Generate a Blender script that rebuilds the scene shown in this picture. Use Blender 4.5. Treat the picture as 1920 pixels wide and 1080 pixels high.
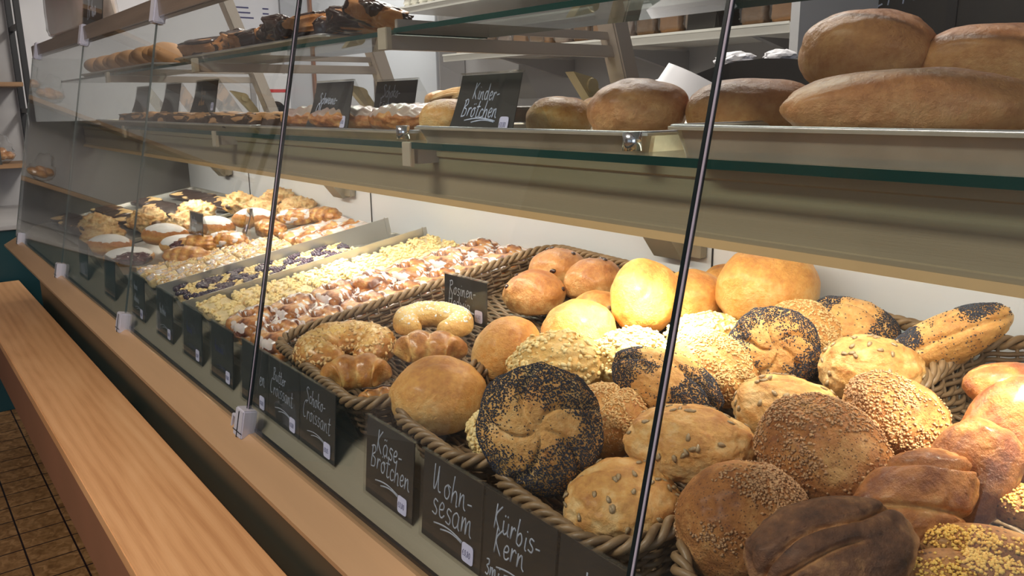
import bpy, bmesh, math, random
import numpy as np
from mathutils import Vector, Matrix, Euler
for o in list(bpy.data.objects): bpy.data.objects.remove(o, do_unlink=True)
C = bpy.context.scene
COL = C.collection
CZ = 1.38            # camera height; every position below is written relative to the camera's height
R = math.radians
# ------------------------------------------------------------------ camera
cam = bpy.data.cameras.new('camera'); camo = bpy.data.objects.new('camera', cam); COL.objects.link(camo)
cam.sensor_width = 36; cam.lens = 36*1500/1920; cam.clip_start = .02
pi_, ro_, hd_ = R(13.01), R(-.70), R(38.13)
F_ = Vector((-math.cos(hd_)*math.cos(pi_), math.sin(hd_)*math.cos(pi_), -math.sin(pi_)))
r_ = F_.cross(Vector((0, 0, 1))).normalized(); u_ = r_.cross(F_)
r2 = math.cos(ro_)*r_ + math.sin(ro_)*u_; u2 = -math.sin(ro_)*r_ + math.cos(ro_)*u_
camo.matrix_world = Matrix.Translation((0, 0, CZ)) @ Matrix((r2, u2, -F_)).transposed().to_4x4()
C.camera = camo
# ------------------------------------------------------------------ world, lamps, exposure
w = bpy.data.worlds.new('world'); C.world = w; w.use_nodes = True
w.node_tree.nodes['Background'].inputs[0].default_value = (.75, .85, 1, 1)
w.node_tree.nodes['Background'].inputs[1].default_value = .5
C.view_settings.view_transform = 'Standard'; C.view_settings.look = 'None'
C.view_settings.exposure = 0.0; C.view_settings.gamma = 1; C.view_settings.use_curve_mapping = False
C.cycles.max_bounces = 10; C.cycles.transparent_max_bounces = 24; C.cycles.glossy_bounces = 4
C.cycles.caustics_reflective = False; C.cycles.caustics_refractive = False
C.cycles.sample_clamp_indirect = 6
def area(name, loc, size, energy, col, rot=(0, 0, 0), spread=180):
    l = bpy.data.lights.new(name, 'AREA'); l.shape = 'RECTANGLE'; l.size, l.size_y = size
    l.energy = energy; l.color = col; l.spread = R(spread)
    o = bpy.data.objects.new(name, l); COL.objects.link(o); o.location = (loc[0], loc[1], loc[2]+CZ); o.rotation_euler = rot
    return o
def spot(name, loc, to, energy, col, ang, blend=.6, rad=.02):
    l = bpy.data.lights.new(name, 'SPOT'); l.energy = energy; l.color = col; l.spot_size = R(ang); l.spot_blend = blend; l.shadow_soft_size = rad
    o = bpy.data.objects.new(name, l); COL.objects.link(o); o.location = (loc[0], loc[1], loc[2]+CZ)
    o.rotation_euler = (Vector(to)-Vector(loc)).to_track_quat('-Z', 'Y').to_euler(); return o
area('added_daylight', (2.46, -1.3, .25), (2.2, 1.6), 27, (.80, .88, 1), (R(90), 0, R(90)))  # added area lamp for daylight, placed where the panes don't mirror it
area('added_fill_front', (-1.2, -.9, 1.40), (1.2, .3), 58, (1, .90, .78))  # added fill for the bench side, from an unseen ceiling lamp
area('added_fill_rear', (-2.6, 1.75, 1.40), (2.6, .3), 78, (1, .95, .88))  # added fill for the shop behind the counter, likewise unseen
area('case_strip_light', (-1.8, .80, -.105), (3.5, .03), 29, (1, .91, .77), (R(14), 0, 0))
spot('case_spot_right', (-.70, .74, -.098), (-.72, .77, -.36), 44, (1, .88, .64), 80, .9)
spot('case_spot_near', (-.22, .76, -.098), (-.26, .78, -.36), 13, (1, .88, .66), 85, .9)
spot('case_spot_middle', (-1.72, .74, -.098), (-1.72, .70, -.40), 19, (1, .95, .84), 100, .9)
spot('case_spot_left', (-2.75, .74, -.098), (-2.75, .70, -.40), 13, (1, .95, .84), 110)
# ------------------------------------------------------------------ material helpers
MATS = {}
def _new(name):
    m = bpy.data.materials.new(name); m.use_nodes = True; MATS[name] = m
    return m, m.node_tree, m.node_tree.nodes['Principled BSDF']
def N(nt, t, **kw):
    n = nt.nodes.new(t)
    for k, v in kw.items():
        if k in n.inputs: n.inputs[k].default_value = v
        else: setattr(n, k, v)
    return n
def ramp(nt, stops):
    n = nt.nodes.new('ShaderNodeValToRGB'); e = n.color_ramp.elements
    while len(e) < len(stops): e.new(.5)
    for i, (p, c) in enumerate(stops): e[i].position = p; e[i].color = (*c, 1)
    return n
def surf(name, c1, c2=None, rough=.5, scale=8, metal=0, bump=0, bscale=60, stretch=(1, 1, 1), coat=0, spec=.5, detail=4, sub=0):
    """noise mottled plain surface"""
    m, nt, b = _new(name); L = nt.links.new
    tc = N(nt, 'ShaderNodeTexCoord'); mp = N(nt, 'ShaderNodeMapping'); mp.inputs['Scale'].default_value = stretch
    L(tc.outputs['Object'], mp.inputs[0])
    no = N(nt, 'ShaderNodeTexNoise', Scale=scale, Detail=detail); L(mp.outputs[0], no.inputs['Vector'])
    c2 = c2 or c1
    rp = ramp(nt, [(.3, c1), (.7, c2)]); L(no.outputs['Fac'], rp.inputs[0]); L(rp.outputs[0], b.inputs['Base Color'])
    b.inputs['Roughness'].default_value = rough; b.inputs['Metallic'].default_value = metal
    b.inputs['Coat Weight'].default_value = coat; b.inputs['Coat Roughness'].default_value = .15
    b.inputs['Specular IOR Level'].default_value = spec
    if sub:
        b.inputs['Subsurface Weight'].default_value = sub; b.inputs['Subsurface Radius'].default_value = (1, .5, .2); b.inputs['Subsurface Scale'].default_value = .006
    if bump:
        n2 = N(nt, 'ShaderNodeTexNoise', Scale=bscale, Detail=5); L(mp.outputs[0], n2.inputs['Vector'])
        bp = N(nt, 'ShaderNodeBump', Strength=bump, Distance=.002); L(n2.outputs['Fac'], bp.inputs['Height']); L(bp.outputs[0], b.inputs['Normal'])
    return m
def crust(name, pale, gold, brown, rough=.42, coat=.15, bump=.35, bscale=180, speck=None, specks=90):
    """bread: vertex attribute 'bake' runs from raw dough (0) to dark crust (1)"""
    m, nt, b = _new(name); L = nt.links.new
    tc = N(nt, 'ShaderNodeTexCoord'); at = N(nt, 'ShaderNodeAttribute', attribute_name='bake')
    n1 = N(nt, 'ShaderNodeTexNoise', Scale=32, Detail=8, Roughness=.68); L(tc.outputs['Object'], n1.inputs['Vector'])
    n0 = N(nt, 'ShaderNodeTexNoise', Scale=130, Detail=4, Roughness=.6); L(tc.outputs['Object'], n0.inputs['Vector'])
    ma = N(nt, 'ShaderNodeMath', operation='MULTIPLY_ADD'); ma.inputs[1].default_value = .95; ma.inputs[2].default_value = -.475; L(n1.outputs['Fac'], ma.inputs[0])
    mc = N(nt, 'ShaderNodeMath', operation='MULTIPLY_ADD'); mc.inputs[1].default_value = .45; mc.inputs[2].default_value = -.225; L(n0.outputs['Fac'], mc.inputs[0])
    ad = N(nt, 'ShaderNodeMath', operation='ADD'); L(at.outputs['Fac'], ad.inputs[0]); L(ma.outputs[0], ad.inputs[1])
    ad2 = N(nt, 'ShaderNodeMath', operation='ADD'); L(ad.outputs[0], ad2.inputs[0]); L(mc.outputs[0], ad2.inputs[1])
    rp = ramp(nt, [(.08, pale), (.5, gold), (.95, brown)]); L(ad2.outputs[0], rp.inputs[0])
    out = rp.outputs[0]
    if speck:
        vo = N(nt, 'ShaderNodeTexVoronoi', Scale=specks); L(tc.outputs['Object'], vo.inputs['Vector'])
        r3 = ramp(nt, [(.14, (1, 1, 1)), (.30, (0, 0, 0))]); L(vo.outputs['Distance'], r3.inputs[0])
        mx = N(nt, 'ShaderNodeMix', data_type='RGBA'); mx.inputs[7].default_value = (*speck, 1)
        L(r3.outputs[0], mx.inputs[0]); L(out, mx.inputs[6]); out = mx.outputs[2]
    L(out, b.inputs['Base Color']); b.inputs['Roughness'].default_value = rough
    b.inputs['Coat Weight'].default_value = coat; b.inputs['Coat Roughness'].default_value = .28
    b.inputs['Subsurface Weight'].default_value = .05; b.inputs['Subsurface Radius'].default_value = (1, .45, .15); b.inputs['Subsurface Scale'].default_value = .004
    n2 = N(nt, 'ShaderNodeTexNoise', Scale=bscale, Detail=7, Roughness=.65); L(tc.outputs['Object'], n2.inputs['Vector'])
    bp = N(nt, 'ShaderNodeBump', Strength=min(1, bump*1.8), Distance=.006); L(n2.outputs['Fac'], bp.inputs['Height']); L(bp.outputs[0], b.inputs['Normal'])
    return m
def clear(name, tint, ior=1.5, rough=0.0, dirt=.012):
    m = bpy.data.materials.new(name); m.use_nodes = True; nt = m.node_tree; nt.nodes.clear(); L = nt.links.new; MATS[name] = m
    o = N(nt, 'ShaderNodeOutputMaterial'); t = N(nt, 'ShaderNodeBsdfTransparent'); t.inputs[0].default_value = (*tint, 1)
    g = N(nt, 'ShaderNodeBsdfGlossy', Roughness=rough); lw = N(nt, 'ShaderNodeLayerWeight', Blend=.5); pw = N(nt, 'ShaderNodeMath', operation='POWER'); pw.inputs[1].default_value = 5; L(lw.outputs['Facing'], pw.inputs[0])
    f0 = ((ior-1)/(ior+1))**2; f = N(nt, 'ShaderNodeMath', operation='MULTIPLY_ADD'); f.inputs[1].default_value = 1-f0; f.inputs[2].default_value = f0; L(pw.outputs[0], f.inputs[0])
    mx = N(nt, 'ShaderNodeMixShader'); L(f.outputs[0], mx.inputs[0]); L(t.outputs[0], mx.inputs[1]); L(g.outputs[0], mx.inputs[2])
    if dirt:
        d = N(nt, 'ShaderNodeBsdfDiffuse'); d.inputs[0].default_value = (.8, .8, .8, 1)
        tc = N(nt, 'ShaderNodeTexCoord'); no = N(nt, 'ShaderNodeTexNoise', Scale=9, Detail=6); L(tc.outputs['Object'], no.inputs['Vector'])
        mu = N(nt, 'ShaderNodeMath', operation='MULTIPLY'); mu.inputs[1].default_value = dirt*2; L(no.outputs['Fac'], mu.inputs[0])
        m2 = N(nt, 'ShaderNodeMixShader'); L(mu.outputs[0], m2.inputs[0]); L(mx.outputs[0], m2.inputs[1]); L(d.outputs[0], m2.inputs[2]); mx = m2
    L(mx.outputs[0], o.inputs[0]); return m
def glow(name, col, s):
    m, nt, b = _new(name); b.inputs['Base Color'].default_value = (*col, 1); b.inputs['Emission Color'].default_value = (*col, 1); b.inputs['Emission Strength'].default_value = s; return m
# ------------------------------------------------------------------ mesh helpers
def vnoise(P, seed=0):
    P = np.asarray(P, float) + seed*17.31; i = np.floor(P).astype(np.int64); f = P-i; f = f*f*(3-2*f)
    def h(a, b, c):
        n = (a*374761393 + b*668265263 + c*2147483647*31 + 1013904223*(seed+1)) & 0xffffffff
        n = ((n ^ (n >> 13))*1274126177) & 0xffffffff; n = (n ^ (n >> 16)) & 0xffffffff
        return n/2147483648.0-1
    x, y, z = i[:, 0], i[:, 1], i[:, 2]; fx, fy, fz = f[:, 0], f[:, 1], f[:, 2]; r = 0
    for dx in (0, 1):
        for dy in (0, 1):
            for dz in (0, 1):
                r = r + h(x+dx, y+dy, z+dz)*(fx if dx else 1-fx)*(fy if dy else 1-fy)*(fz if dz else 1-fz)
    return r
def fbm(P, s=1, o=3, seed=0):
    return sum(vnoise(np.asarray(P)*s*2**k, seed+k)*.5**k for k in range(o))
_ico = {}
def ico(l):
    if l not in _ico:
        bm = bmesh.new(); bmesh.ops.create_icosphere(bm, subdivisions=l, radius=1)
        v = np.array([p.co[:] for p in bm.verts]); f = np.array([[q.index for q in t.verts] for t in bm.faces]); bm.free(); _ico[l] = (v/np.linalg.norm(v, axis=1)[:, None], f)
    return _ico[l]
def mesh(name, V, Fc, mat, smooth=True, attr=None):
    me = bpy.data.meshes.new(name); me.from_pydata([tuple(p) for p in np.asarray(V, float).tolist()], [], [tuple(f) for f in (Fc.tolist() if isinstance(Fc, np.ndarray) else Fc)])
    if mat is not None:
        for m in (mat if isinstance(mat, (list, tuple)) else [mat]): me.materials.append(MATS[m] if isinstance(m, str) else m)
    if smooth: me.polygons.foreach_set('use_smooth', [True]*len(me.polygons))
    if attr is not None:
        a = me.attributes.new('bake', 'FLOAT', 'POINT'); a.data.foreach_set('value', np.asarray(attr, np.float32))
    me.update(); return me
def put(name, me, parent=None, loc=(0, 0, 0), rot=(0, 0, 0)):
    o = bpy.data.objects.new(name, me); COL.objects.link(o); o.rotation_euler = rot
    if parent is None: o.location = (loc[0], loc[1], loc[2]+CZ)
    else: o.parent = parent; o.location = loc
    return o
def thing(name, label, cat, loc=(0, 0, 0), rot=(0, 0, 0), group=None, me=None):
    o = put(name, me, None, loc, rot); o['label'] = label; o['category'] = cat
    if group: o['group'] = group
    return o
def struct(name, me, loc=(0, 0, 0), rot=(0, 0, 0)):
    o = put(name, me, None, loc, rot); o['kind'] = 'structure'; return o
class MB:
    def __init__(s): s.V = []; s.F = []; s.n = 0; s.mi = []
    def add(s, V, Fc, mi=0):
        V = np.asarray(V, float); s.V.append(V); k = s.n
        s.F += [tuple(int(i)+k for i in f) for f in Fc]; s.mi += [mi]*len(Fc); s.n += len(V); return s
    def box(s, x0, x1, y0, y1, z0, z1, mi=0, M=None):
        V = np.array([(x, y, z) for x in (x0, x1) for y in (y0, y1) for z in (z0, z1)], float)
        if M is not None: V = V @ np.array(M).T
        return s.add(V, [(0, 1, 3, 2), (4, 6, 7, 5), (0, 4, 5, 1), (2, 3, 7, 6), (0, 2, 6, 4), (1, 5, 7, 3)], mi)
    def prism(s, poly, x0, x1, mi=0):
        """polygon in (y,z) swept along x"""
        n = len(poly); V = [(x0, y, z) for y, z in poly]+[(x1, y, z) for y, z in poly]
        Fc = [tuple(range(n))[::-1], tuple(range(n, 2*n))]+[(i, (i+1) % n, n+(i+1) % n, n+i) for i in range(n)]
        return s.add(V, Fc, mi)
    def tube(s, P, r, k=6, closed=False, up=(0, 0, 1), caps=True, mi=0, flat=1):
        P = np.asarray(P, float); n = len(P); r = np.broadcast_to(r, (n,))
        T = (np.roll(P, -1, 0)-np.roll(P, 1, 0)) if closed else np.gradient(P, axis=0)
        T /= np.linalg.norm(T, axis=1)[:, None]+1e-12
        U = np.asarray(up, float); S = np.cross(T, U); S /= np.linalg.norm(S, axis=1)[:, None]+1e-9; W = np.cross(S, T)
        a = np.arange(k)*2*np.pi/k
        V = P[:, None]+r[:, None, None]*(np.cos(a)[None, :, None]*S[:, None]+flat*np.sin(a)[None, :, None]*W[:, None])
        Fc = []
        for i in range(n if closed else n-1):
            j = (i+1) % n
            for q in range(k): Fc.append((i*k+q, i*k+(q+1) % k, j*k+(q+1) % k, j*k+q))
        if caps and not closed: Fc += [tuple(range(k))[::-1], tuple((n-1)*k+q for q in range(k))]
        return s.add(V.reshape(-1, 3), Fc, mi)
    def mesh(s, name, mat, smooth=False, bevel=0):
        me = mesh(name, np.concatenate(s.V), s.F, mat, smooth)
        if any(s.mi): me.polygons.foreach_set('material_index', s.mi)
        if bevel:
            bm = bmesh.new(); bm.from_mesh(me); bmesh.ops.recalc_face_normals(bm, faces=bm.faces)
            bmesh.ops.bevel(bm, geom=bm.edges[:], offset=bevel, segments=2, affect='EDGES', clamp_overlap=True); bm.to_mesh(me); bm.free()
            me.polygons.foreach_set('use_smooth', [False]*len(me.polygons))
        else:
            bm = bmesh.new(); bm.from_mesh(me); bmesh.ops.recalc_face_normals(bm, faces=bm.faces); bm.to_mesh(me); bm.free()
        return me
def rot3(e): return np.array(Euler(e).to_matrix())
def scatter(V, Fc, n, mask, rng):
    """n random points on the mesh where mask(centre, normal)>random; returns points, normals"""
    A, B, D = V[Fc[:, 0]], V[Fc[:, 1]], V[Fc[:, 2]]; nr = np.cross(B-A, D-A); ar = np.linalg.norm(nr, axis=1); nr /= ar[:, None]+1e-12
    p = ar*np.clip(mask((A+B+D)/3, nr), 0, 1); p /= p.sum()
    i = rng.choice(len(Fc), n, p=p); u, v = rng.random(n), rng.random(n); t = u+v > 1; u[t] = 1-u[t]; v[t] = 1-v[t]
    return A[i]+(B-A)[i]*u[:, None]+(D-A)[i]*v[:, None], nr[i]
def instances(shape, P, Nn, size, rng, jit=.25, sink=.2):
    """copies of a little shape (unit verts, faces) laid on points with their normals, as one array mesh"""
    sv, sf = shape; n = len(P); r = rng.normal(size=(n, 3)); t = np.cross(Nn, r); t /= np.linalg.norm(t, axis=1)[:, None]+1e-9; b = np.cross(Nn, t)
    sc = np.asarray(size)*(1+jit*(rng.random((n, 1))*2-1))
    V = P[:, None]+Nn[:, None]*((sv[None, :, 2]+1-2*sink)*sc[:, 2:3])[..., None]+t[:, None]*(sv[None, :, 0]*sc[:, 0:1])[..., None]+b[:, None]*(sv[None, :, 1]*sc[:, 1:2])[..., None]
    Fc = (sf[None]+np.arange(n)[:, None, None]*len(sv)).reshape(-1, sf.shape[1]); return V.reshape(-1, 3), Fc
OCT = (np.array([(1, 0, 0), (-1, 0, 0), (0, 1, 0), (0, -1, 0), (0, 0, 1), (0, 0, -1)], float), np.array([(0, 2, 4), (2, 1, 4), (1, 3, 4), (3, 0, 4), (2, 0, 5), (1, 2, 5), (3, 1, 5), (0, 3, 5)]))
TEAR = (ico(1)[0]*np.array([1, 1, 1.]), ico(1)[1]); TEAR[0][:, 1] *= (.75-.35*TEAR[0][:, 0])
# breads: kind, name, label, category, centre, rotation, half sizes (length, width, height)
BREADS = [
    ('plain', 'bread_roll', 'smooth pale round roll in front of the poppy roll, nearest the price cards', 'bread roll', (-0.8663, 0.5495, -0.384), (0.136, -0.0, 1.006), 0.0656, 0.0643, 0.0525),
    ('plain', 'bread_roll', 'smooth round roll leaning right, just behind the frontmost pale roll', 'bread roll', (-0.8825, 0.6844, -0.3522), (0.616, -0.224, 2.0), 0.0591, 0.0473, 0.0509),
    ('plain', 'bread_roll', 'small golden roll with shallow crease, left of the tall upright roll', 'bread roll', (-0.8506, 0.7943, -0.3368), (0.111, -0.0, 0.82), 0.0579, 0.0532, 0.0498),
    ('plain', 'bread_roll', 'tall smooth roll standing on edge behind the brightly lit cheese rolls', 'bread roll', (-0.8031, 0.8874, -0.2884), (0.243, -0.868, 2.172), 0.0607, 0.0522, 0.0486),
    ('plain', 'bread_roll', 'smooth roll half hidden right behind the tall upright roll', 'bread roll', (-0.7736, 0.9618, -0.2983), (0.405, -0.0, 0.677), 0.0529, 0.0502, 0.0449),
    ('plain', 'bread_roll', 'sliver of a brown roll against the white back panel between two big rolls', 'bread roll', (-0.791, 1.0619, -0.2906), (0.111, 0.0, 0.64), 0.0367, 0.0349, 0.0294),
    ('plain', 'bread_roll', 'largest round smooth roll, right of the rear group, browned on top', 'bread roll', (-0.6645, 0.9988, -0.2688), (0.245, 0.0, 0.587), 0.071, 0.0682, 0.0625),
    ('plain', 'bread_roll', 'small shaded roll under the raisin rolls, left of the upright roll', 'bread roll', (-0.9148, 0.8983, -0.3395), (0.111, 0.0, 0.794), 0.0466, 0.0419, 0.0373),
    ('raisin', 'raisin_roll', 'round raisin roll with two dark raisins, right of the blackboard card', 'raisin roll', (-1.0544, 0.8753, -0.3285), (0.053, -0.0, 0.878), 0.0545, 0.0528, 0.0425),
    ('raisin', 'raisin_roll', 'brown raisin roll at the rear rim, behind the front raisin roll', 'raisin roll', (-1.1054, 0.9778, -0.3055), (0.0, -0.0, 0.847), 0.0572, 0.0514, 0.04),
    ('raisin', 'raisin_roll', 'brown raisin roll with a ridge, next to the upright smooth roll', 'raisin roll', (-0.9988, 0.9694, -0.3119), (0.0, -0.0, 1.237), 0.053, 0.0477, 0.0434),
    ('cheese', 'cheese_roll', 'cheese crusted roll glaring in the light behind the big poppy roll', 'cheese roll', (-0.7692, 0.6797, -0.348), (0.304, -0.108, 1.18), 0.0682, 0.0546, 0.0443),
    ('cheese', 'cheese_roll', 'cheese crusted roll brightest lit, below the tall upright roll', 'cheese roll', (-0.7123, 0.7639, -0.3382), (0.322, -0.0, 0.75), 0.0541, 0.0487, 0.0379),
    ('cheese', 'cheese_roll', 'lumpy cheese roll behind the sesame roll, below the half hidden roll', 'cheese roll', (-0.7012, 0.9013, -0.329), (0.241, -0.042, 0.831), 0.0519, 0.0363, 0.0286),
    ('cheese', 'cheese_roll', 'edge of a ragged cheese roll peeping out left of the big poppy roll', 'cheese roll', (-0.7274, 0.5314, -0.3892), (0.0, -0.405, 2.511), 0.0338, 0.0236, 0.0203),
    ('poppy5', 'poppy_seed_roll', 'large star cut poppy seed roll standing upright at the basket front', 'poppy seed roll', (-0.614, 0.5174, -0.3396), (1.244, -0.185, 0.866), 0.0687, 0.0687, 0.0275),
    ('poppy2', 'poppy_seed_roll', 'poppy seed roll with two dark patches, behind the glass edge', 'poppy seed roll', (-0.6124, 0.7192, -0.3381), (0.41, 0.313, 0.369), 0.0704, 0.0437, 0.0387),
    ('poppy5', 'poppy_seed_roll', 'star cut poppy seed roll beside the bright pumpkin seed roll', 'poppy seed roll', (-0.5558, 0.8539, -0.3063), (1.169, 0.051, 0.697), 0.0565, 0.0537, 0.0282),
    ('poppy2', 'poppy_seed_roll', 'poppy seed roll with black corner, at the rear rim of the basket', 'poppy seed roll', (-0.531, 0.9962, -0.2972), (0.347, 0.25, 0.211), 0.0572, 0.0446, 0.0343),
    ('poppylong', 'poppy_seed_stick', 'long baton shaped poppy seed stick pointing up right over the rim', 'poppy seed stick', (-0.3984, 0.9701, -0.2798), (1.281, -0.557, 0.546), 0.0736, 0.0309, 0.0294),
    ('sesame', 'sesame_roll', 'sesame seed roll squeezed behind the right of the big poppy roll', 'sesame roll', (-0.6264, 0.6314, -0.3665), (0.043, -0.241, 2.172), 0.0518, 0.0492, 0.0389),
    ('sesame', 'sesame_roll', 'creased sesame seed roll in the centre beside the two patch poppy roll', 'sesame roll', (-0.6021, 0.7929, -0.3311), (0.524, 0.281, 0.202), 0.0591, 0.0502, 0.0366),
    ('sesame', 'sesame_roll', 'pale sesame seed roll below the largest smooth roll', 'sesame roll', (-0.5707, 0.937, -0.3096), (0.405, -0.0, 0.547), 0.0589, 0.056, 0.0424),
    ('pumpkin', 'pumpkin_seed_roll', 'pumpkin seed roll at the front corner of the rope rimmed basket', 'pumpkin seed roll', (-0.5104, 0.5382, -0.393), (0.175, -0.0, 0.759), 0.0594, 0.0565, 0.0369),
    ('pumpkin', 'pumpkin_seed_roll', 'pale oval pumpkin seed roll above the front corner one', 'pumpkin seed roll', (-0.4986, 0.6258, -0.3495), (0.171, 0.036, 0.466), 0.0678, 0.0461, 0.0393),
    ('pumpkin', 'pumpkin_seed_roll', 'pumpkin seed roll half covered by the tilted wholegrain roll', 'pumpkin seed roll', (-0.4679, 0.7541, -0.3349), (0.317, 0.055, 0.39), 0.0583, 0.042, 0.0361),
    ('pumpkin', 'pumpkin_seed_roll', 'glaring pumpkin seed roll beside the long poppy stick', 'pumpkin seed roll', (-0.4424, 0.8774, -0.3082), (0.241, -0.042, 0.636), 0.0587, 0.0458, 0.0399),
    ('grain', 'wholegrain_roll', 'broad speckled wholegrain roll at the bottom, right of the glass edge', 'wholegrain roll', (-0.3882, 0.5622, -0.3687), (0.024, -0.424, 1.794), 0.0599, 0.0587, 0.0491),
    ('grain', 'wholegrain_roll', 'tilted brown wholegrain roll with a small dimple near its top', 'wholegrain roll', (-0.3752, 0.67, -0.3297), (0.648, 0.278, -0.056), 0.0668, 0.0521, 0.0414),
    ('grainfold', 'wholegrain_roll', 'wholegrain roll with a torn pale crack along its left side', 'wholegrain roll', (-0.3588, 0.7849, -0.3195), (0.134, 0.492, -0.17), 0.0579, 0.0475, 0.0405),
    ('twist', 'twisted_roll', 'light brown knotted roll lying over the long oval brown roll', 'twisted roll', (-0.2839, 0.6547, -0.3424), (0.716, -0.589, 1.157), 0.0643, 0.0386, 0.0321),
    ('rye', 'rye_roll', 'long oval brown roll standing behind the knotted roll', 'rye roll', (-0.2733, 0.7389, -0.3376), (1.226, -1.238, 0.682), 0.0596, 0.0393, 0.0298),
    ('rye', 'rye_roll', 'glossy dark crossed roll at the right edge, above the corn rolls', 'rye roll', (-0.2688, 0.8121, -0.3147), (0.718, -1.02, 1.092), 0.0638, 0.0395, 0.0319),
    ('rye', 'rye_roll', 'shiny brown roll end lying crosswise against the basket rim', 'rye roll', (-0.297, 0.8786, -0.2879), (0.231, -0.083, 0.665), 0.0411, 0.0246, 0.0226),
    ('dark', 'dark_twist_roll', 'almost black baked cracked roll at the bottom of the heap', 'dark rye roll', (-0.2852, 0.5308, -0.3373), (0.554, -0.209, 0.817), 0.0665, 0.0412, 0.0333),
    ('corn', 'corn_roll', 'small yellow grit covered roll cut off by the right edge', 'corn roll', (-0.2282, 0.7474, -0.3511), (0.245, -0.0, 0.296), 0.0258, 0.0219, 0.0181),
    ('corn', 'corn_roll', 'long grit topped roll below the long oval brown roll', 'corn roll', (-0.2201, 0.6529, -0.3528), (0.243, -0.034, 0.461), 0.0481, 0.0216, 0.0183),
    ('corn', 'corn_roll', 'long grit topped roll at the very bottom right', 'corn roll', (-0.2012, 0.585, -0.3447), (0.244, -0.021, 0.416), 0.0564, 0.0226, 0.0197),
    ('ringalmond', 'almond_ring', 'flaked almond ring pastry at the left front of the wide basket', 'almond ring', (-1.1377, 0.5503, -0.3878), (0.109, -0.019, 1.294), 0.0843, 0.0725, 0.0388),
    ('ringsugar', 'sugar_ring', 'nibbed sugar ring pastry in front of the blackboard card', 'sugar ring', (-1.1131, 0.7025, -0.364), (0.107, 0.029, 0.748), 0.0724, 0.0594, 0.0319),
    ('croissant', 'croissant', 'glossy curved croissant in front of the almond ring', 'croissant', (-1.0202, 0.5077, -0.3934), (0.245, -0.0, 1.109), 0.0674, 0.0418, 0.0337),
    ('croissant', 'croissant', 'glossy curved croissant behind the frontmost pale roll', 'croissant', (-1.0046, 0.6254, -0.3746), (0.11, 0.015, 0.875), 0.073, 0.0423, 0.0365),
    ('croissant', 'chocolate_croissant', 'small croissant with a thin dark chocolate line at the front rim', 'croissant', (-0.9487, 0.5063, -0.4036), (0.109, -0.019, 1.254), 0.0389, 0.0214, 0.0195),
    ('plain', 'bread_roll', 'roll half hidden behind the large shelf card, at its left', 'bread roll', (-1.1036, 0.745, -0.023), (0.0, -0.0, 0.977), 0.0546, 0.0464, 0.0316),
    ('plain', 'bread_roll', 'small orange brown roll on the shelf seen through the tent card', 'bread roll', (-0.9474, 0.84, -0.0238), (0.0, -0.0, 0.845), 0.0528, 0.0475, 0.0348),
    ('loaf', 'round_loaf', 'dull round bun alone on the middle shelf tray', 'round loaf', (-0.7448, 0.8, -0.0092), (0.0, -0.0, 0.75), 0.0668, 0.0567, 0.0401),
    ('loaf', 'round_loaf', 'flat round loaf with shiny cracked top behind the glass edge', 'round loaf', (-0.6112, 0.86, -0.0103), (0.0, -0.0, 0.618), 0.079, 0.0593, 0.0395),
    ('loaf', 'long_loaf', 'long smooth brown loaf lying in the right shelf tray', 'long loaf', (-0.3619, 0.745, -0.0065), (0.0, -0.0, 0.487), 0.1095, 0.046, 0.0329),
    ('loaf', 'round_loaf', 'round loaf with orange bump stacked upon the long loaf', 'round loaf', (-0.471, 0.86, 0.0514), (0.049, 0.018, 0.152), 0.0693, 0.052, 0.043),
    ('loaf', 'round_loaf', 'floury broad loaf stacked at the right end of the shelf', 'round loaf', (-0.3573, 0.9, 0.0338), (0.0, -0.0, 0.238), 0.0781, 0.0468, 0.039),
    ('plain', 'bread_roll', 'roll tucked behind the dull round bun on the shelf', 'bread roll', (-0.9759, 0.95, -0.0177), (0.0, -0.0, 0.799), 0.0309, 0.0262, 0.0262),
    ('plain', 'bread_roll', 'tiny dark roll at the rear of the shelf behind the cards', 'bread roll', (-1.5431, 1.02, 0.0058), (0.0, -0.0, 0.987), 0.0419, 0.0377, 0.0251),
]
# ------------------------------------------------------------------ materials
surf('white_wall', (.70, .69, .70), (.66, .65, .66), .6, 2)
surf('front_wall_paint', (.15, .12, .10), (.12, .10, .085), .7, 2)
surf('white_panel', (.76, .79, .84), (.70, .73, .79), .35, 1.5, spec=.4)
surf('grey_white', (.40, .385, .38), (.34, .33, .33), .6, 3)
surf('cream_metal', (.86, .84, .77), (.80, .78, .71), .4, 3)
surf('ceiling_paint', (.7, .69, .67), None, .7)
surf('aluminium', (.60, .53, .41), (.54, .475, .37), .42, 3, .30, .12, 30, (1, 30, 30))
surf('end_grey', (.085, .080, .068), (.06, .058, .05), .4, 3)
surf('canopy_metal', (.44, .37, .25), (.39, .33, .22), .42, 2, .25, .1, 30, (1, 30, 30))
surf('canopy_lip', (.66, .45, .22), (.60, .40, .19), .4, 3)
surf('post_metal', (.46, .40, .35), (.40, .35, .30), .4, 3, .2)
surf('case_metal', (.35, .31, .235), (.29, .26, .195), .38, 2, .30, .08, 30, (1, 12, 12))
surf('steel', (.62, .61, .58), (.50, .49, .46), .34, 7, .8, .1, 60)
surf('chrome', (.80, .80, .84), (.7, .7, .74), .16, 9, .95)
surf('tray_metal', (.64, .57, .45), (.46, .41, .33), .36, 14, .45, .5, 50)
surf('clip_metal', (.66, .64, .72), (.56, .54, .62), .28, 9, .35)
surf('tray_rim', (.50, .49, .50), (.36, .35, .36), .3, 30, .7, .3, 60)
surf('gold_rail', (.60, .37, .20), (.53, .33, .18), .34, 2, .5, .06, 30, (1, 14, 14))
surf('base_panel', (.030, .035, .027), (.022, .032, .028), .35, 1.2)
surf('teal', (.004, .045, .055), (.005, .035, .043), .45, 2)
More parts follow.
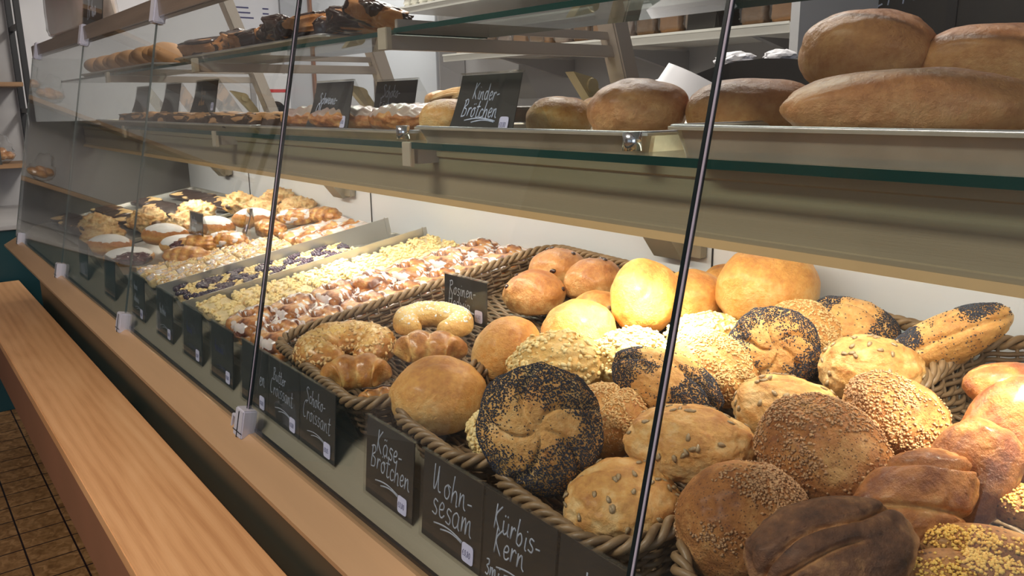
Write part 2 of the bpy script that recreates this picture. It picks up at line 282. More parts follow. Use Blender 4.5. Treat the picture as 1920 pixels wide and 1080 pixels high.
surf('teal_base', (.006, .05, .055), (.005, .04, .045), .5, 2)
surf('black_metal', (.012, .012, .014), None, .45)
surf('board', (.018, .016, .015), (.026, .024, .022), .55, 14)
surf('edge_green', (.004, .035, .030), (.006, .05, .042), .2, 3)
surf('edge_far', (.10, .12, .115), None, .2)
surf('strip_grey', (.34, .27, .32), (.40, .38, .46), .25, 6)
surf('edge_dark', (.006, .012, .014), None, .25)
surf('paper', (.80, .78, .82), (.74, .73, .78), .7, 8)
surf('sticker', (.66, .66, .86), (.60, .60, .82), .6, 30)
surf('chalk', (.60, .66, .82), (.42, .48, .62), .8, 160)
surf('ink', (.04, .04, .16), None, .6)
surf('red_print', (.55, .04, .04), None, .6)
surf('brown_plank', (.16, .115, .085), (.11, .08, .06), .4, 3, 0, .2, 20, (1, 18, 18))
surf('shelf_wood', (.30, .17, .08), (.22, .12, .055), .5, 5, 0, .2, 40, (18, 1, 18))
surf('clamp_metal', (.60, .50, .30), (.5, .42, .25), .35, 9, .4)
surf('wicker', (.32, .205, .105), (.17, .105, .05), .5, 30, 0, .3, 200, coat=.1)
surf('wicker_dark', (.20, .125, .062), (.10, .06, .03), .55, 30, 0, .3, 200)
surf('fascia', (.25, .11, .062), (.22, .10, .055), .5, 4)
surf('poppy', (.022, .026, .040), (.045, .050, .075), .5, 900)
surf('sesame_seed', (.78, .56, .27), (.60, .34, .12), .45, 260)
surf('bran', (.66, .40, .20), (.30, .15, .07), .6, 300)
surf('corn_grit', (.95, .66, .17), (.90, .52, .12), .55, 300)
surf('pumpkin_seed', (.44, .31, .17), (.26, .19, .10), .32, 160, coat=.3)
surf('raisin', (.03, .008, .006), None, .3, coat=.5)
surf('choc', (.030, .011, .007), (.050, .020, .012), .32, 40, 0, .5, 120, coat=.25)
surf('choc_dull', (.055, .028, .018), (.09, .05, .03), .5, 40, 0, .5, 120)
surf('icing', (.84, .80, .80), (.70, .60, .58), .12, 30, coat=.6, sub=.25)
surf('sugar', (.88, .87, .87), (.80, .78, .76), .7, 60, 0, .3, 400)
surf('berry', (.012, .012, .045), (.05, .006, .03), .25, 70, coat=.5)
surf('jam', (.085, .004, .008), (.05, .003, .008), .14, 30, coat=.8)
surf('crumb', (.93, .78, .42), (.86, .64, .28), .7, 60, 0, .4, 300)
surf('almond_flake', (.90, .66, .33), (.74, .42, .15), .45, 60, coat=.2)
surf('nut_orange', (.62, .31, .12), (.50, .20, .06), .4, 60, 0, .8, 160, coat=.2)
surf('biscuit', (.50, .27, .12), (.40, .20, .08), .6, 20, 0, .3, 100)
surf('pink_bag', (.48, .33, .30), (.42, .34, .27), .4, 12, 0, .5, 30, coat=.3)
crust('crust_plain', (.88, .60, .25), (.76, .37, .085), (.44, .14, .024), .40, .22)
crust('crust_raisin', (.82, .56, .25), (.56, .25, .065), (.32, .10, .022), .36, .35)
crust('crust_seed', (.86, .62, .30), (.72, .38, .11), (.42, .15, .035), .5, .1)
crust('crust_cheese', (.90, .70, .32), (.82, .50, .15), (.56, .25, .05), .5, .12, .9, 90)
crust('crust_grain', (.78, .46, .18), (.52, .21, .055), (.26, .08, .02), .5, .08, .7, 160, (.15, .05, .018), 330)
crust('crust_rye', (.74, .42, .16), (.50, .19, .05), (.22, .06, .016), .34, .3, .6, 120)
crust('crust_dark', (.60, .31, .13), (.21, .090, .042), (.055, .022, .013), .55, .04, .7, 90)
crust('crust_corn', (.80, .52, .20), (.55, .25, .08), (.32, .12, .035), .5, .1, .6, 120, (.16, .06, .02), 160)
crust('crust_butter', (.90, .60, .20), (.60, .25, .045), (.28, .08, .014), .2, .7, .5, 70)
crust('crust_loaf', (.72, .40, .17), (.56, .25, .09), (.34, .12, .038), .42, .16, .4, 120)
crust('crust_bun', (.80, .46, .17), (.50, .18, .04), (.13, .03, .01), .25, .5, .4, 90)
crust('crust_cake', (.90, .74, .44), (.84, .58, .26), (.62, .32, .10), .5, .2, .6, 120)
crust('crust_slice', (.90, .76, .50), (.88, .70, .36), (.74, .42, .16), .55, .1, 1, 160)
clear('case_glass', (.955, .97, .965), 1.48, 0, .0022)
clear('shelf_glass', (.82, .89, .86), 1.45, .02, .02)
clear('acrylic', (.96, .96, .95), 1.42, .02, .012)
clear('bag_film', (.92, .92, .92), 1.5, .12, .08)
# beech bench
m, nt, b = _new('beech'); L = nt.links.new
tc = N(nt, 'ShaderNodeTexCoord'); mp = N(nt, 'ShaderNodeMapping'); mp.inputs['Scale'].default_value = (.5, 5, 5); L(tc.outputs['Object'], mp.inputs[0])
n1 = N(nt, 'ShaderNodeTexNoise', Scale=2.6, Detail=8, Distortion=1.1); L(mp.outputs[0], n1.inputs['Vector'])
wv = N(nt, 'ShaderNodeTexWave', wave_type='BANDS', bands_direction='Y'); wv.inputs['Scale'].default_value = 2.6; wv.inputs['Distortion'].default_value = 7; wv.inputs['Detail'].default_value = 3; wv.inputs['Detail Scale'].default_value = .7; L(mp.outputs[0], wv.inputs['Vector'])
mp2 = N(nt, 'ShaderNodeMapping'); mp2.inputs['Scale'].default_value = (6, 260, 60); L(tc.outputs['Object'], mp2.inputs[0]); n2 = N(nt, 'ShaderNodeTexNoise', Scale=2, Detail=3); L(mp2.outputs[0], n2.inputs['Vector'])
mx = N(nt, 'ShaderNodeMix', data_type='FLOAT'); mx.inputs[0].default_value = .16; L(n1.outputs['Fac'], mx.inputs[2]); L(wv.outputs['Fac'], mx.inputs[3])
mx2 = N(nt, 'ShaderNodeMix', data_type='FLOAT'); mx2.inputs[0].default_value = .22; L(mx.outputs[0], mx2.inputs[2]); L(n2.outputs['Fac'], mx2.inputs[3])
rp = ramp(nt, [(.28, (.52, .25, .105)), (.5, (.68, .365, .17)), (.72, (.76, .44, .22))]); L(mx2.outputs[0], rp.inputs[0]); L(rp.outputs[0], b.inputs['Base Color']); b.inputs['Roughness'].default_value = .42
# floor tiles: long brown tiles, dark joints
m, nt, b = _new('tiles'); L = nt.links.new
tc = N(nt, 'ShaderNodeTexCoord'); mp = N(nt, 'ShaderNodeMapping'); mp.inputs['Rotation'].default_value = (0, 0, R(90)); mp.inputs['Location'].default_value = (-.216, .02, 0); L(tc.outputs['Object'], mp.inputs[0])
br = N(nt, 'ShaderNodeTexBrick', offset=0.0); br.inputs['Scale'].default_value = 1; br.inputs['Brick Width'].default_value = .136; br.inputs['Row Height'].default_value = .058*2; br.inputs['Mortar Size'].default_value = .0032; br.inputs['Mortar Smooth'].default_value = .3
n1 = N(nt, 'ShaderNodeTexNoise', Scale=34, Detail=5, Distortion=1.2); L(tc.outputs['Object'], n1.inputs['Vector'])
rp = ramp(nt, [(.3, (.13, .062, .022)), (.5, (.22, .115, .045)), (.7, (.34, .19, .085))]); L(n1.outputs['Fac'], rp.inputs[0])
L(mp.outputs[0], br.inputs['Vector']); L(rp.outputs[0], br.inputs['Color1']); L(rp.outputs[0], br.inputs['Color2']); br.inputs['Mortar'].default_value = (.012, .006, .008, 1)
L(br.outputs['Color'], b.inputs['Base Color']); b.inputs['Roughness'].default_value = .4
bp = N(nt, 'ShaderNodeBump', Strength=.5, Distance=.004, invert=True); L(br.outputs['Fac'], bp.inputs['Height']); L(bp.outputs[0], b.inputs['Normal'])

# ------------------------------------------------------------------ the room
def boxmesh(name, x0, x1, y0, y1, z0, z1, mat, bevel=0): return MB().box(x0, x1, y0, y1, z0, z1).mesh(name, mat, False, bevel)
struct('floor', boxmesh('floor', -5.3, 2.6, -3.4, 2.5, -1.48, -1.38, 'tiles'))
struct('ceiling', boxmesh('ceiling', -5.3, 2.6, -3.4, 2.5, 1.45, 1.55, 'ceiling_paint'))
struct('wall_left', boxmesh('wall_left', -5.3, -5.2, -3.4, 2.5, -1.38, 1.45, 'white_wall'))
wr = MB(); wr.box(2.5, 2.6, -3.4, -2.45, -1.38, 1.45); wr.box(2.5, 2.6, -.15, 2.5, -1.38, 1.45); wr.box(2.5, 2.6, -2.45, -.15, -1.38, -.6); wr.box(2.5, 2.6, -2.45, -.15, 1.1, 1.45)
struct('wall_right', wr.mesh('wall_right', 'white_wall'))
w2 = MB()
for y in (-2.45, -1.325, -.20): w2.box(2.52, 2.58, y, y+.05, -.6, 1.1)
w2.box(2.52, 2.58, -2.45, -.15, -.6, -.55); w2.box(2.52, 2.58, -2.45, -.15, 1.05, 1.1)
struct('added_window', w2.mesh('added_window', 'cream_metal'))  # unseen window frame, added to go with the daylight area lamp
struct('wall_back', boxmesh('wall_back', -5.2, 2.5, 2.35, 2.45, -1.38, 1.45, 'white_wall'))
wf = MB(); wf.box(-5.2, -1.4, -3.3, -3.2, -1.38, 1.45); wf.box(2.0, 2.5, -3.3, -3.2, -1.38, 1.45); wf.box(-1.4, 2.0, -3.3, -3.2, -1.38, -.7); wf.box(-1.4, 2.0, -3.3, -3.2, 1.15, 1.45)
struct('wall_front', wf.mesh('wall_front', 'front_wall_paint'))
wn = MB()
for x in (-1.4, -.27, .86, 1.95): wn.box(x, x+.05, -3.29, -3.22, -.7, 1.15)
wn.box(-1.4, 2, -3.29, -3.22, -.7, -.65); wn.box(-1.4, 2, -3.29, -3.22, 1.1, 1.15)
struct('window_1', wn.mesh('window_1', 'black_metal'))
for i, (x, y) in enumerate(((-1.2, -.9), (-2.6, 1.75))):  # out of view: lamp bodies added to house the two fill lights
    t = thing('added_ceiling_lamp', ('added fill lamp on the unseen ceiling over the customer side', 'added fill lamp on the unseen ceiling over the shelves behind the counter')[i], 'lamp', (x, y, 1.41))
    put('lamp_frame', boxmesh('f', -.68, .68, -.2, .2, .01, .04, 'cream_metal', .004), t); put('diffuser', boxmesh('d', -.62, .62, -.15, .15, 0, .01, 'sugar'), t)

# ------------------------------------------------------------------ deck geometry (display bed tilted 10 degrees towards the customer)
T10 = math.tan(R(10))
def DZ(y): return -.46+T10*(y-.47)
XL = -3.74
# ------------------------------------------------------------------ bench in front of the counter
bt = thing('bag_shelf', 'long beech topped bag bench running along the counter front', 'bench', (0, 0, 0))
put('bench_top', boxmesh('bench_top', -4.2, .9, .240, .436, -.79, -.76, 'beech', .002), bt)
put('fascia', boxmesh('fascia', -4.19, .9, .243, .262, -.965, -.7905, 'fascia', .001), bt)
for x in (-3.6, -2.4, -1.2, 0.2):
    put('bench_leg', MB().box(x, x+.04, .265, .44, -.83, -.79).box(x, x+.04, .40, .455, -1.38, -.83).mesh('bench_leg', 'black_metal', False, .002), bt)
# ------------------------------------------------------------------ display case
def gye(z): return .412+math.tan(R(12))*(z+.50)
case = thing('display_case', 'long slope fronted bakery display counter with metal frame, dark base and glass shelves', 'display case', (0, 0, 0))
put('base_panel', boxmesh('base', XL, .9, .46, 1.25, -1.25, -.56, 'base_panel', .003), case)
put('plinth', boxmesh('plinth', XL+.02, .9, .50, 1.2, -1.38, -1.25, 'teal_base'), case)
put('bottom_rail', MB().prism([(.356, -.534), (.356, -.527), (.398, -.503), (.412, -.503), (.50, -.56), (.50, -.575), (.40, -.575)], XL, .9).mesh('rail', 'gold_rail'), case)
put('rail_seal', boxmesh('seal', XL, .9, .4085, .413, -.5055, -.498, 'black_metal'), case)
put('gutter_panel', MB().prism([(.414, -.510), (.466, -.4630), (.474, -.4610), (.474, -.475), (.42, -.53)], XL, .9).mesh('g', 'case_metal'), case)
put('deck', MB().prism([(.474, -.4605), (1.10, DZ(1.10)), (1.10, DZ(1.10)-.02), (.474, -.48)], XL, .9).mesh('deck', 'case_metal'), case)
put('back_panel', boxmesh('bp', XL, .9, 1.10, 1.115, -.50, -.085, 'white_panel'), case)
for x in (-.845, -2.05, -3.0): put('panel_joint', boxmesh('pj', x, x+.002, 1.097, 1.0995, -.36, -.09, 'black_metal'), case)
put('light_canopy', MB().prism([(.694, -.0700), (.694, -.0800), (.698, -.0820), (.698, -.1390), (.694, -.1400), (.694, -.1455), (.745, -.1455), (.745, -.1410), (.702, -.1390), (.702, -.0700)], XL, .9).mesh('canopy', 'canopy_metal'), case)
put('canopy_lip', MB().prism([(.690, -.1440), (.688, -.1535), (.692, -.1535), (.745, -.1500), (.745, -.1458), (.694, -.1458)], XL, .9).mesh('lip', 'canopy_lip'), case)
put('light_tube', MB().tube([(x, .80, -.108) for x in (XL+.1, 0.3)], .008, 12, up=(0, 1, 0)).mesh('tube', glow('tube_glow', (1, .88, .70), 5), True), case)
for x in (-.885, -2.17, -3.2): put('canopy_bracket', MB().prism([(.99, -.12), (1.097, -.12), (1.097, -.268), (1.075, -.270), (1.030, -.215)], x-.070, x-.005).box(x-.005, x+.030, 1.08, 1.097, -.262, -.15).mesh('cb', 'case_metal', False), case)
# lower and upper glass shelf with their dark green edges
def glass_slab(x0, x1, y0, y1, z0, z1, edge='edge_green'):
    b = MB(); b.box(x0, x1, y0, y1, z0, z1, 0); k = b.V[-1]
    me = b.mesh('slab', ['shelf_glass', edge])
    for p in me.polygons: p.material_index = 0 if abs(p.normal.z) > .9 else 1
    return me
put('lower_glass_shelf', glass_slab(XL+.03, .9, .648, 1.08, -.0660, -.0565), case)
put('upper_glass_shelf', glass_slab(XL+.03, -1.075, .632, .80, .1010, .1080), case); put('upper_glass_shelf', glass_slab(-1.07, .9, .625, .80, .1020, .1090), case)
# slanted posts with horizontal arms
for x in (-1.09, -1.98, -2.86, .2):
    put('shelf_post', MB().prism([(1.155, -.09), (1.195, -.09), (1.035, .36), (.995, .36)], x-.02, x+.025).mesh('post', 'post_metal', False, .003), case)
    a = put('shelf_arm', MB().box(x-.009, x+.009, .625, 1.10, .080, .1005).box(x-.002, x+.006, .64, 1.12, .110, .124).mesh('arm', 'post_metal', False, .001), case)
    put('arm_end_cap', MB().box(x-.013, x+.013, .616, .626, .079, .111).mesh('cap', 'aluminium', False, .001), a)
    a = put('shelf_arm', MB().box(x, x+.018, .66, 1.16, -.090, -.064).mesh('arm', 'post_metal', False, .001), case)
    put('arm_end_cap', MB().box(x-.005, x+.020, .645, .653, -.094, -.0565).mesh('cap', 'aluminium', False, .001), a)
    put('post_clamp', MB().prism([(1.02, .055), (1.07, .045), (1.11, -.01), (1.13, -.07), (1.115, -.075), (1.085, -.02), (1.05, .02)], x-.045, x-.020).tube([(x-.05, 1.065, .03), (x-.015, 1.065, .03)], .014, 12, up=(0, 0, 1)).mesh('clamp', 'clamp_metal', False, .001), case)
put('top_plank', boxmesh('plank', XL, .9, .548, .572, .196, .240, 'brown_plank', .002), case)
put('end_glass', MB().prism([(gye(-.05), -.05), (.545, .196), (1.09, .196), (1.09, -.05)], XL-.006, XL).mesh('eg', 'case_glass'), case)
put('end_panel', MB().prism([(.415, -.50), (gye(-.05), -.05), (1.10, -.05), (1.10, -.40), (.47, -.48)], XL-.010, XL).mesh('ep', 'end_grey'), case)
# ------------------------------------------------------------------ sloping front panes and their clips
TA = math.tan(R(12))
def gy(z): return .40+TA*(z+.496)
seams = [.40, -.395, -1.20, -1.985, -2.78, XL]
names = ['front glass pane nearest the viewer, over the wholegrain rolls', 'front glass pane over the poppy rolls and the handwritten price cards', 'front glass pane over the iced buns and crumble cakes', 'front glass pane over the sugared doughnuts, second from the far end', 'farthest front glass pane beside the end of the counter']
for i in range(5):
    x1, x0 = seams[i]-.0015, seams[i+1]+.0015; z0, z1 = -.499, .210; th = .005 if i < 2 else .004
    b = MB().prism([(gy(z0), z0), (gy(z1), z1), (gy(z1)+th, z1), (gy(z0)+th, z0)], x0, x1).mesh('pane', ['case_glass', 'edge_dark' if i < 2 else 'edge_far'])
    for p in b.polygons: p.material_index = 1 if (abs(p.normal.x) > .9) else 0
    b2 = Matrix.Translation((-x0, -.4, .499)); b.transform(b2)
    thing('front_glass', names[i], 'glass pane', (x0, .4, -.499), group='sloping glass panes of the counter front', me=b)
    if i < 2: thing('joint_gasket', ('black line of the near glass joint', 'black line of the second glass joint')[i], 'gasket', (x0, 0, 0), me=MB().prism([(gy(-.49)-.0016, -.49), (gy(.21)-.0016, .21), (gy(.21)+.0055, .21), (gy(-.49)+.0055, -.49)], -.0036, -.0002).mesh('gasket', 'edge_dark'))
    if i < 2: thing('edge_strip', ('bright polished edge strip beside the near glass joint', 'bright polished edge strip beside the second glass joint')[i], 'trim strip', (x0, 0, 0), me=MB().prism([(gy(-.49)-.0012, -.49), (gy(.21)-.0012, .21), (gy(.21)-.0002, .21), (gy(-.49)-.0002, -.49)], .0002, .0022).mesh('strip', 'strip_grey'))
cl = ['by the price cards', 'below the crumble cake', 'below the doughnuts', 'at the far end']
for i, x in enumerate((-1.20, -1.985, -2.78, -3.60)):
    t = thing('glass_clip', 'chrome clip holding the glass foot '+cl[i], 'clip', (x, gy(-.50), -.50), (R(-12), 0, 0), group='chrome clips along the bottom rail')
    put('clip_body', MB().box(-.017, .017, -.013, .010, -.012, .034).mesh('c', 'clip_metal', False, .002), t)
    put('clip_slit', MB().box(-.001, .001, -.0140, -.0125, -.012, .030).box(-.017, .017, -.0140, -.0125, -.003, -.0018).mesh('c', 'black_metal'), t)
    put('clip_lever', MB().box(-.045, -.017, -.006, -.002, .010, .014).box(-.047, -.043, -.006, -.002, -.008, .013).mesh('c', 'clip_metal', False, .0005), t)
for i, (x, s) in enumerate(((-2.78, 'above the doughnut pane'), (-1.985, 'nearest along the brown top plank'), (-3.62, 'at the far end of the top plank'))):
    t = thing('top_clip', 'chrome clip on the brown top plank '+s, 'clip', (x, gy(.2), .2), (R(-12), 0, 0), group='chrome clips along the top plank')
    put('clip_body', MB().box(-.017, .017, -.012, .016, -.016, .046).mesh('c', 'clip_metal', False, .003), t)

# ------------------------------------------------------------------ bread
def smooth(x, a, b): t = np.clip((x-a)/(b-a), 0, 1); return t*t*(3-2*t)
def lump(n, seed, a, b, c, amp=.07, flat=.5):
    r = 1+amp*fbm(n, 1.3, 2, seed)+.012*fbm(n, 5, 2, seed+9)
    V = n*r[:, None]*np.array([a, b, c]); z = V[:, 2]; lo = -flat*c
    V[:, 2] = np.where(z < 0, lo*np.tanh(z/lo*1.0)/np.tanh(1)*1.0, z); return V
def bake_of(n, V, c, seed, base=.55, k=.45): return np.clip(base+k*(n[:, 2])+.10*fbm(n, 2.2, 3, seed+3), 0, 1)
def patch(V, Fc, mask, off, name, mat, parent, seed=0, edge=.35):
    """a coating (icing, jam, sugar) that covers the faces whose mask is positive, standing off the surface"""
    nr = np.zeros_like(V); fn = np.cross(V[Fc[:, 1]]-V[Fc[:, 0]], V[Fc[:, 2]]-V[Fc[:, 0]])
    for k in range(3): np.add.at(nr, Fc[:, k], fn)
    nr /= np.linalg.norm(nr, axis=1)[:, None]+1e-12
    h = smooth(mask, -.02, edge)
    keep = (mask[Fc] > 0).any(1); f = Fc[keep]; ids, inv = np.unique(f, return_inverse=True)
    W = V+nr*(off*h-(h < .02)*.0006)[:, None]
    return put(name, mesh(name, W[ids], inv.reshape(f.shape), mat), parent) if len(f) else None
SEEDN = [0]
def nextseed(): SEEDN[0] += 1; return SEEDN[0]
def bread(kind, t, a, b, c, lvl=5):
    sd = nextseed(); rng = np.random.default_rng(sd); n, Fc = ico(lvl); x, y, z = n.T; rho = np.hypot(x, y); th = np.arctan2(y, x)
    def body(V, bake, mat, nm='crust'): return put(nm, mesh(nm, V, Fc, mat, True, bake), t)
    if kind in ('plain', 'raisin', 'loaf'):
        V = lump(n, sd, a, b, c, .06, .62 if kind != 'loaf' else .95); V = lump(np.sign(n)*np.abs(n)**.93*np.array([1, 1, 1]), sd, a, b, c, .06, .98) if kind == 'loaf' else V; V[:, :2] *= (1.0 if kind == 'loaf' else 1); V *= (1+.012*fbm(n, 3.5, 3, sd+2))[:, None]; d = y*.9+.25*x+.15*vnoise(n*2, sd)
        cr = np.exp(-(d/.16)**2)*smooth(z, .2, .9)*smooth(-np.abs(x), -.75, -.2)
        V *= (1-(.045 if kind == 'plain' else .08)*cr*(rng.random() > .35))[:, None]
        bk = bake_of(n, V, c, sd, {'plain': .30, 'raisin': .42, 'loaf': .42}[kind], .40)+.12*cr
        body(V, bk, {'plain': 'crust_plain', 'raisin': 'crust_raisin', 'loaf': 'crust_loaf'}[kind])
        if kind == 'raisin':
            P, Q = scatter(V, Fc, 5, lambda p, q: (q[:, 2] > .1)*1., rng)
            for p, q in zip(P, Q):
                me = mesh('raisin', ico(2)[0]*np.array([.006, .0045, .003])*(1+.2*fbm(ico(2)[0], 3, 1, sd))[:, None], ico(2)[1], 'raisin')
                put('raisin', me, t, tuple(p), Vector(q).to_track_quat('Z', 'Y').to_euler())
    elif kind.startswith('poppy'):
        V = lump(n, sd, a, b, c, .05, .55)*(1+.035*fbm(n, 2.8, 3, sd+2))[:, None]; top = smooth(z, .05, .5)
        if kind == 'poppy5':
            ph = (th+1.1*rho+.12*vnoise(n*3, sd))*5/(2*np.pi); d = np.abs((ph % 1)-.5)*2; cr = np.exp(-((1-d)/.17)**2)*top*smooth(rho, .04, .2)
            V *= (1-.17*cr+.05*np.cos(ph*2*np.pi+np.pi)*0*top)[:, None]; V[:, 2] -= c*.16*np.exp(-(rho/.16)**2)*top
            mask = lambda p: smooth(np.hypot(p[:, 0]/a, p[:, 1]/b)+.45*fbm(p/a, 2.3, 2, sd), .15, .80)
        else:
            d = y+.3*x*x-.05+.1*vnoise(n*2, sd); cr = np.exp(-(d/.11)**2)*top; V *= (1-.14*cr)[:, None]
            if kind == 'poppylong': mask = lambda p: smooth(np.abs(p[:, 0]/a-.02+.15*vnoise(p/b*1.5, sd)), .30, .45)*smooth(p[:, 1]/b+.3*p[:, 2]/c, .25, .6)*(np.abs(p[:, 0]/a) < .93)
            else: mask = lambda p: smooth(.6*fbm(p/a, 1.6, 2, sd)+np.abs(p[:, 0]/a)*.9-.25, .12, .35)
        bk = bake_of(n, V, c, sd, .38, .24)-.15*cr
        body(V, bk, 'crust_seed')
        nn = {'poppy5': 9500 if a > .065 else 6500, 'poppy2': 5200, 'poppylong': 2800}[kind]
        P, Q = scatter(V, Fc, nn, lambda p, q: mask(p)**1.6*(p[:, 2] > -.25*c)+.02*(p[:, 2] > 0), rng)
        o = put('poppy_seeds', mesh('poppy_seeds', *instances(OCT, P, Q, (.00105, .0008, .0007), rng), 'poppy'), t); o['kind'] = 'stuff'
    elif kind in ('sesame', 'cheese'):
        V = lump(n, sd, a, b, c, .06, .55)
        d = y+.25*x+.1*vnoise(n*2, sd); cr = np.exp(-(d/.14)**2)*smooth(z, .1, .7)
        if kind == 'sesame':
            V *= (1-.15*cr)[:, None]*(1+.03*fbm(n, 3, 3, sd))[:, None]; body(V, bake_of(n, V, c, sd, .58, .2)-.3*cr, 'crust_seed')
            P, Q = scatter(V, Fc, 1500, lambda p, q: smooth(p[:, 2]/c, -.35, .3)*(.5+.9*vnoise(p*45, sd)), rng)
            o = put('sesame_seeds', mesh('sesame_seeds', *instances(TEAR, P, Q, (.0024, .0014, .0009), rng), 'sesame_seed'), t); o['kind'] = 'stuff'
        else:
            q = np.abs(fbm(n, 6, 3, sd)); V *= (1+.10*(q-.25)*smooth(z, -.5, .1)+.02*fbm(n, 16, 2, sd))[:, None]
            body(V, bake_of(n, V, c, sd, .30, .22)-.15*q, 'crust_cheese')
            P, Q = scatter(V, Fc, 420, lambda p, q: smooth(p[:, 2]/c, -.2, .3), rng)
            o = put('melted_cheese', mesh('m', *instances((ico(1)[0], ico(1)[1]), P, Q, (.0034, .0024, .0014), rng, .5), 'crumb'), t); o['kind'] = 'stuff'
    elif kind == 'pumpkin':
        V = lump(n, sd, a, b, c, .06, .6); V *= (1-.07*np.exp(-((y-.2)/.1)**2)*smooth(z, .1, .6)*(vnoise(n*2, sd) > -.2))[:, None]
        V *= (1+.05*fbm(n, 3.5, 3, sd+4))[:, None]
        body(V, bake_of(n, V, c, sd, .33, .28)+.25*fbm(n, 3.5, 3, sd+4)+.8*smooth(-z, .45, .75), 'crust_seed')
        P, Q = scatter(V, Fc, 34, lambda p, q: smooth(p[:, 2]/c, -.4, .35), rng)
        me = mesh('pumpkin_seed', TEAR[0]*np.array([.0050, .0036, .0013]), TEAR[1], 'pumpkin_seed')
        for p, q in zip(P, Q):
            e = Vector(q).to_track_quat('Z', 'Y') @ Euler((0, 0, rng.random()*6.28)).to_quaternion()
            put('pumpkin_seed', me, t, tuple(p+q*.0006), e.to_euler())
    elif kind in ('grain', 'grainfold'):
        V = lump(n, sd, a, b, c, .06, .6)
        if kind == 'grainfold':
            d = y-.55-.15*x+.08*vnoise(n*3, sd); cr = np.exp(-(d/.15)**2)*smooth(z, -.3, .2); V *= (1-.16*cr)[:, None]
        else:
            cr = 0*x; dm = np.exp(-(((x+.45)**2+(y-.25)**2)/.012))*(z > 0); V *= (1-.07*dm)[:, None]
        V *= (1+.02*fbm(n, 4, 3, sd+5))[:, None]; body(V, bake_of(n, V, c, sd, .44, .12)+.30*fbm(n, 2.4, 2, sd+7)-.6*cr, 'crust_grain')
        P, Q = scatter(V, Fc, 1900, lambda p, q: smooth(p[:, 2]/c, -.2, .3)*smooth(vnoise(p*30, sd), -.5, .5), rng)
        o = put('bran_flakes', mesh('bran', *instances(OCT, P, Q, (.0017, .0012, .0009), rng, .5), 'bran'), t); o['kind'] = 'stuff'
    elif kind == 'rye':
        V = lump(n, sd, a, b, c, .07, .6); d = y+.2*np.sin(x*2.5)-.1; cr = np.exp(-(d/.07)**2)*smooth(z, .2, .6)*smooth(-x, -.1, .5)
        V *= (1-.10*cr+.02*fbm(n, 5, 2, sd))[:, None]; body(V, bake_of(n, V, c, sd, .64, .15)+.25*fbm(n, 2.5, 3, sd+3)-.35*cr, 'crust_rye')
    elif kind == 'twist':
        V = lump(n, sd, a, b, c, .05, .6); w_ = np.sin(3.4*x+2.2*y+.5); d = np.abs(w_); cr = np.exp(-(d/.20)**2)*smooth(z, -.4, .1)
        V *= (1-.20*cr)[:, None]*(1+.03*fbm(n, 5, 2, sd))[:, None]; body(V, bake_of(n, V, c, sd, .52, .22)+.25*fbm(n, 2.5, 3, sd+3)-.5*cr, 'crust_rye')
    elif kind == 'dark':
        V = lump(n, sd, a, b, c, .06, .6)
        d1 = y-.10-.55*x+.12*np.sin(4*x); d2 = y+.45+.12*x-.25*np.sin(2.2*x+.5); d3 = y-.55+.30*x
        cr = np.maximum(np.exp(-(d1/.055)**2), np.exp(-(d2/.05)**2)*smooth(-x, -.5, -.2))*smooth(z, .0, .35)
        V *= (1-.20*cr)[:, None]*(1+.03*fbm(n, 4, 3, sd))[:, None]
        rim = smooth(rho, .62, .95)
        body(V, np.clip(.60+.22*fbm(n, 3, 3, sd)-.50*rim*smooth(z, .6, -.3)-.60*cr-.35*smooth(x, .65, .98), 0, 1), 'crust_dark')
    elif kind == 'corn':
        V = lump(n, sd, a, b, c, .06, .6); body(V, bake_of(n, V, c, sd, .45, .2), 'crust_corn')
        P, Q = scatter(V, Fc, 420, lambda p, q: smooth(p[:, 2]/c, .1, .75)*smooth(vnoise(p*40, sd)+p[:, 2]/c*.5, -.2, .6), rng)
        o = put('corn_grit', mesh('grit', *instances(OCT, P, Q, (.0016, .0014, .0012), rng, .5), 'corn_grit'), t); o['kind'] = 'stuff'
    elif kind in ('croissant', 'ringalmond', 'ringsugar'):
        ring(kind, t, a, b, c, sd, rng)
def grid_faces(nu, nv):
    Fc = []
    for i in range(nu-1):
        for j in range(nv): Fc += [(i*nv+j, i*nv+(j+1) % nv, (i+1)*nv+(j+1) % nv), (i*nv+j, (i+1)*nv+(j+1) % nv, (i+1)*nv+j)]
    return Fc
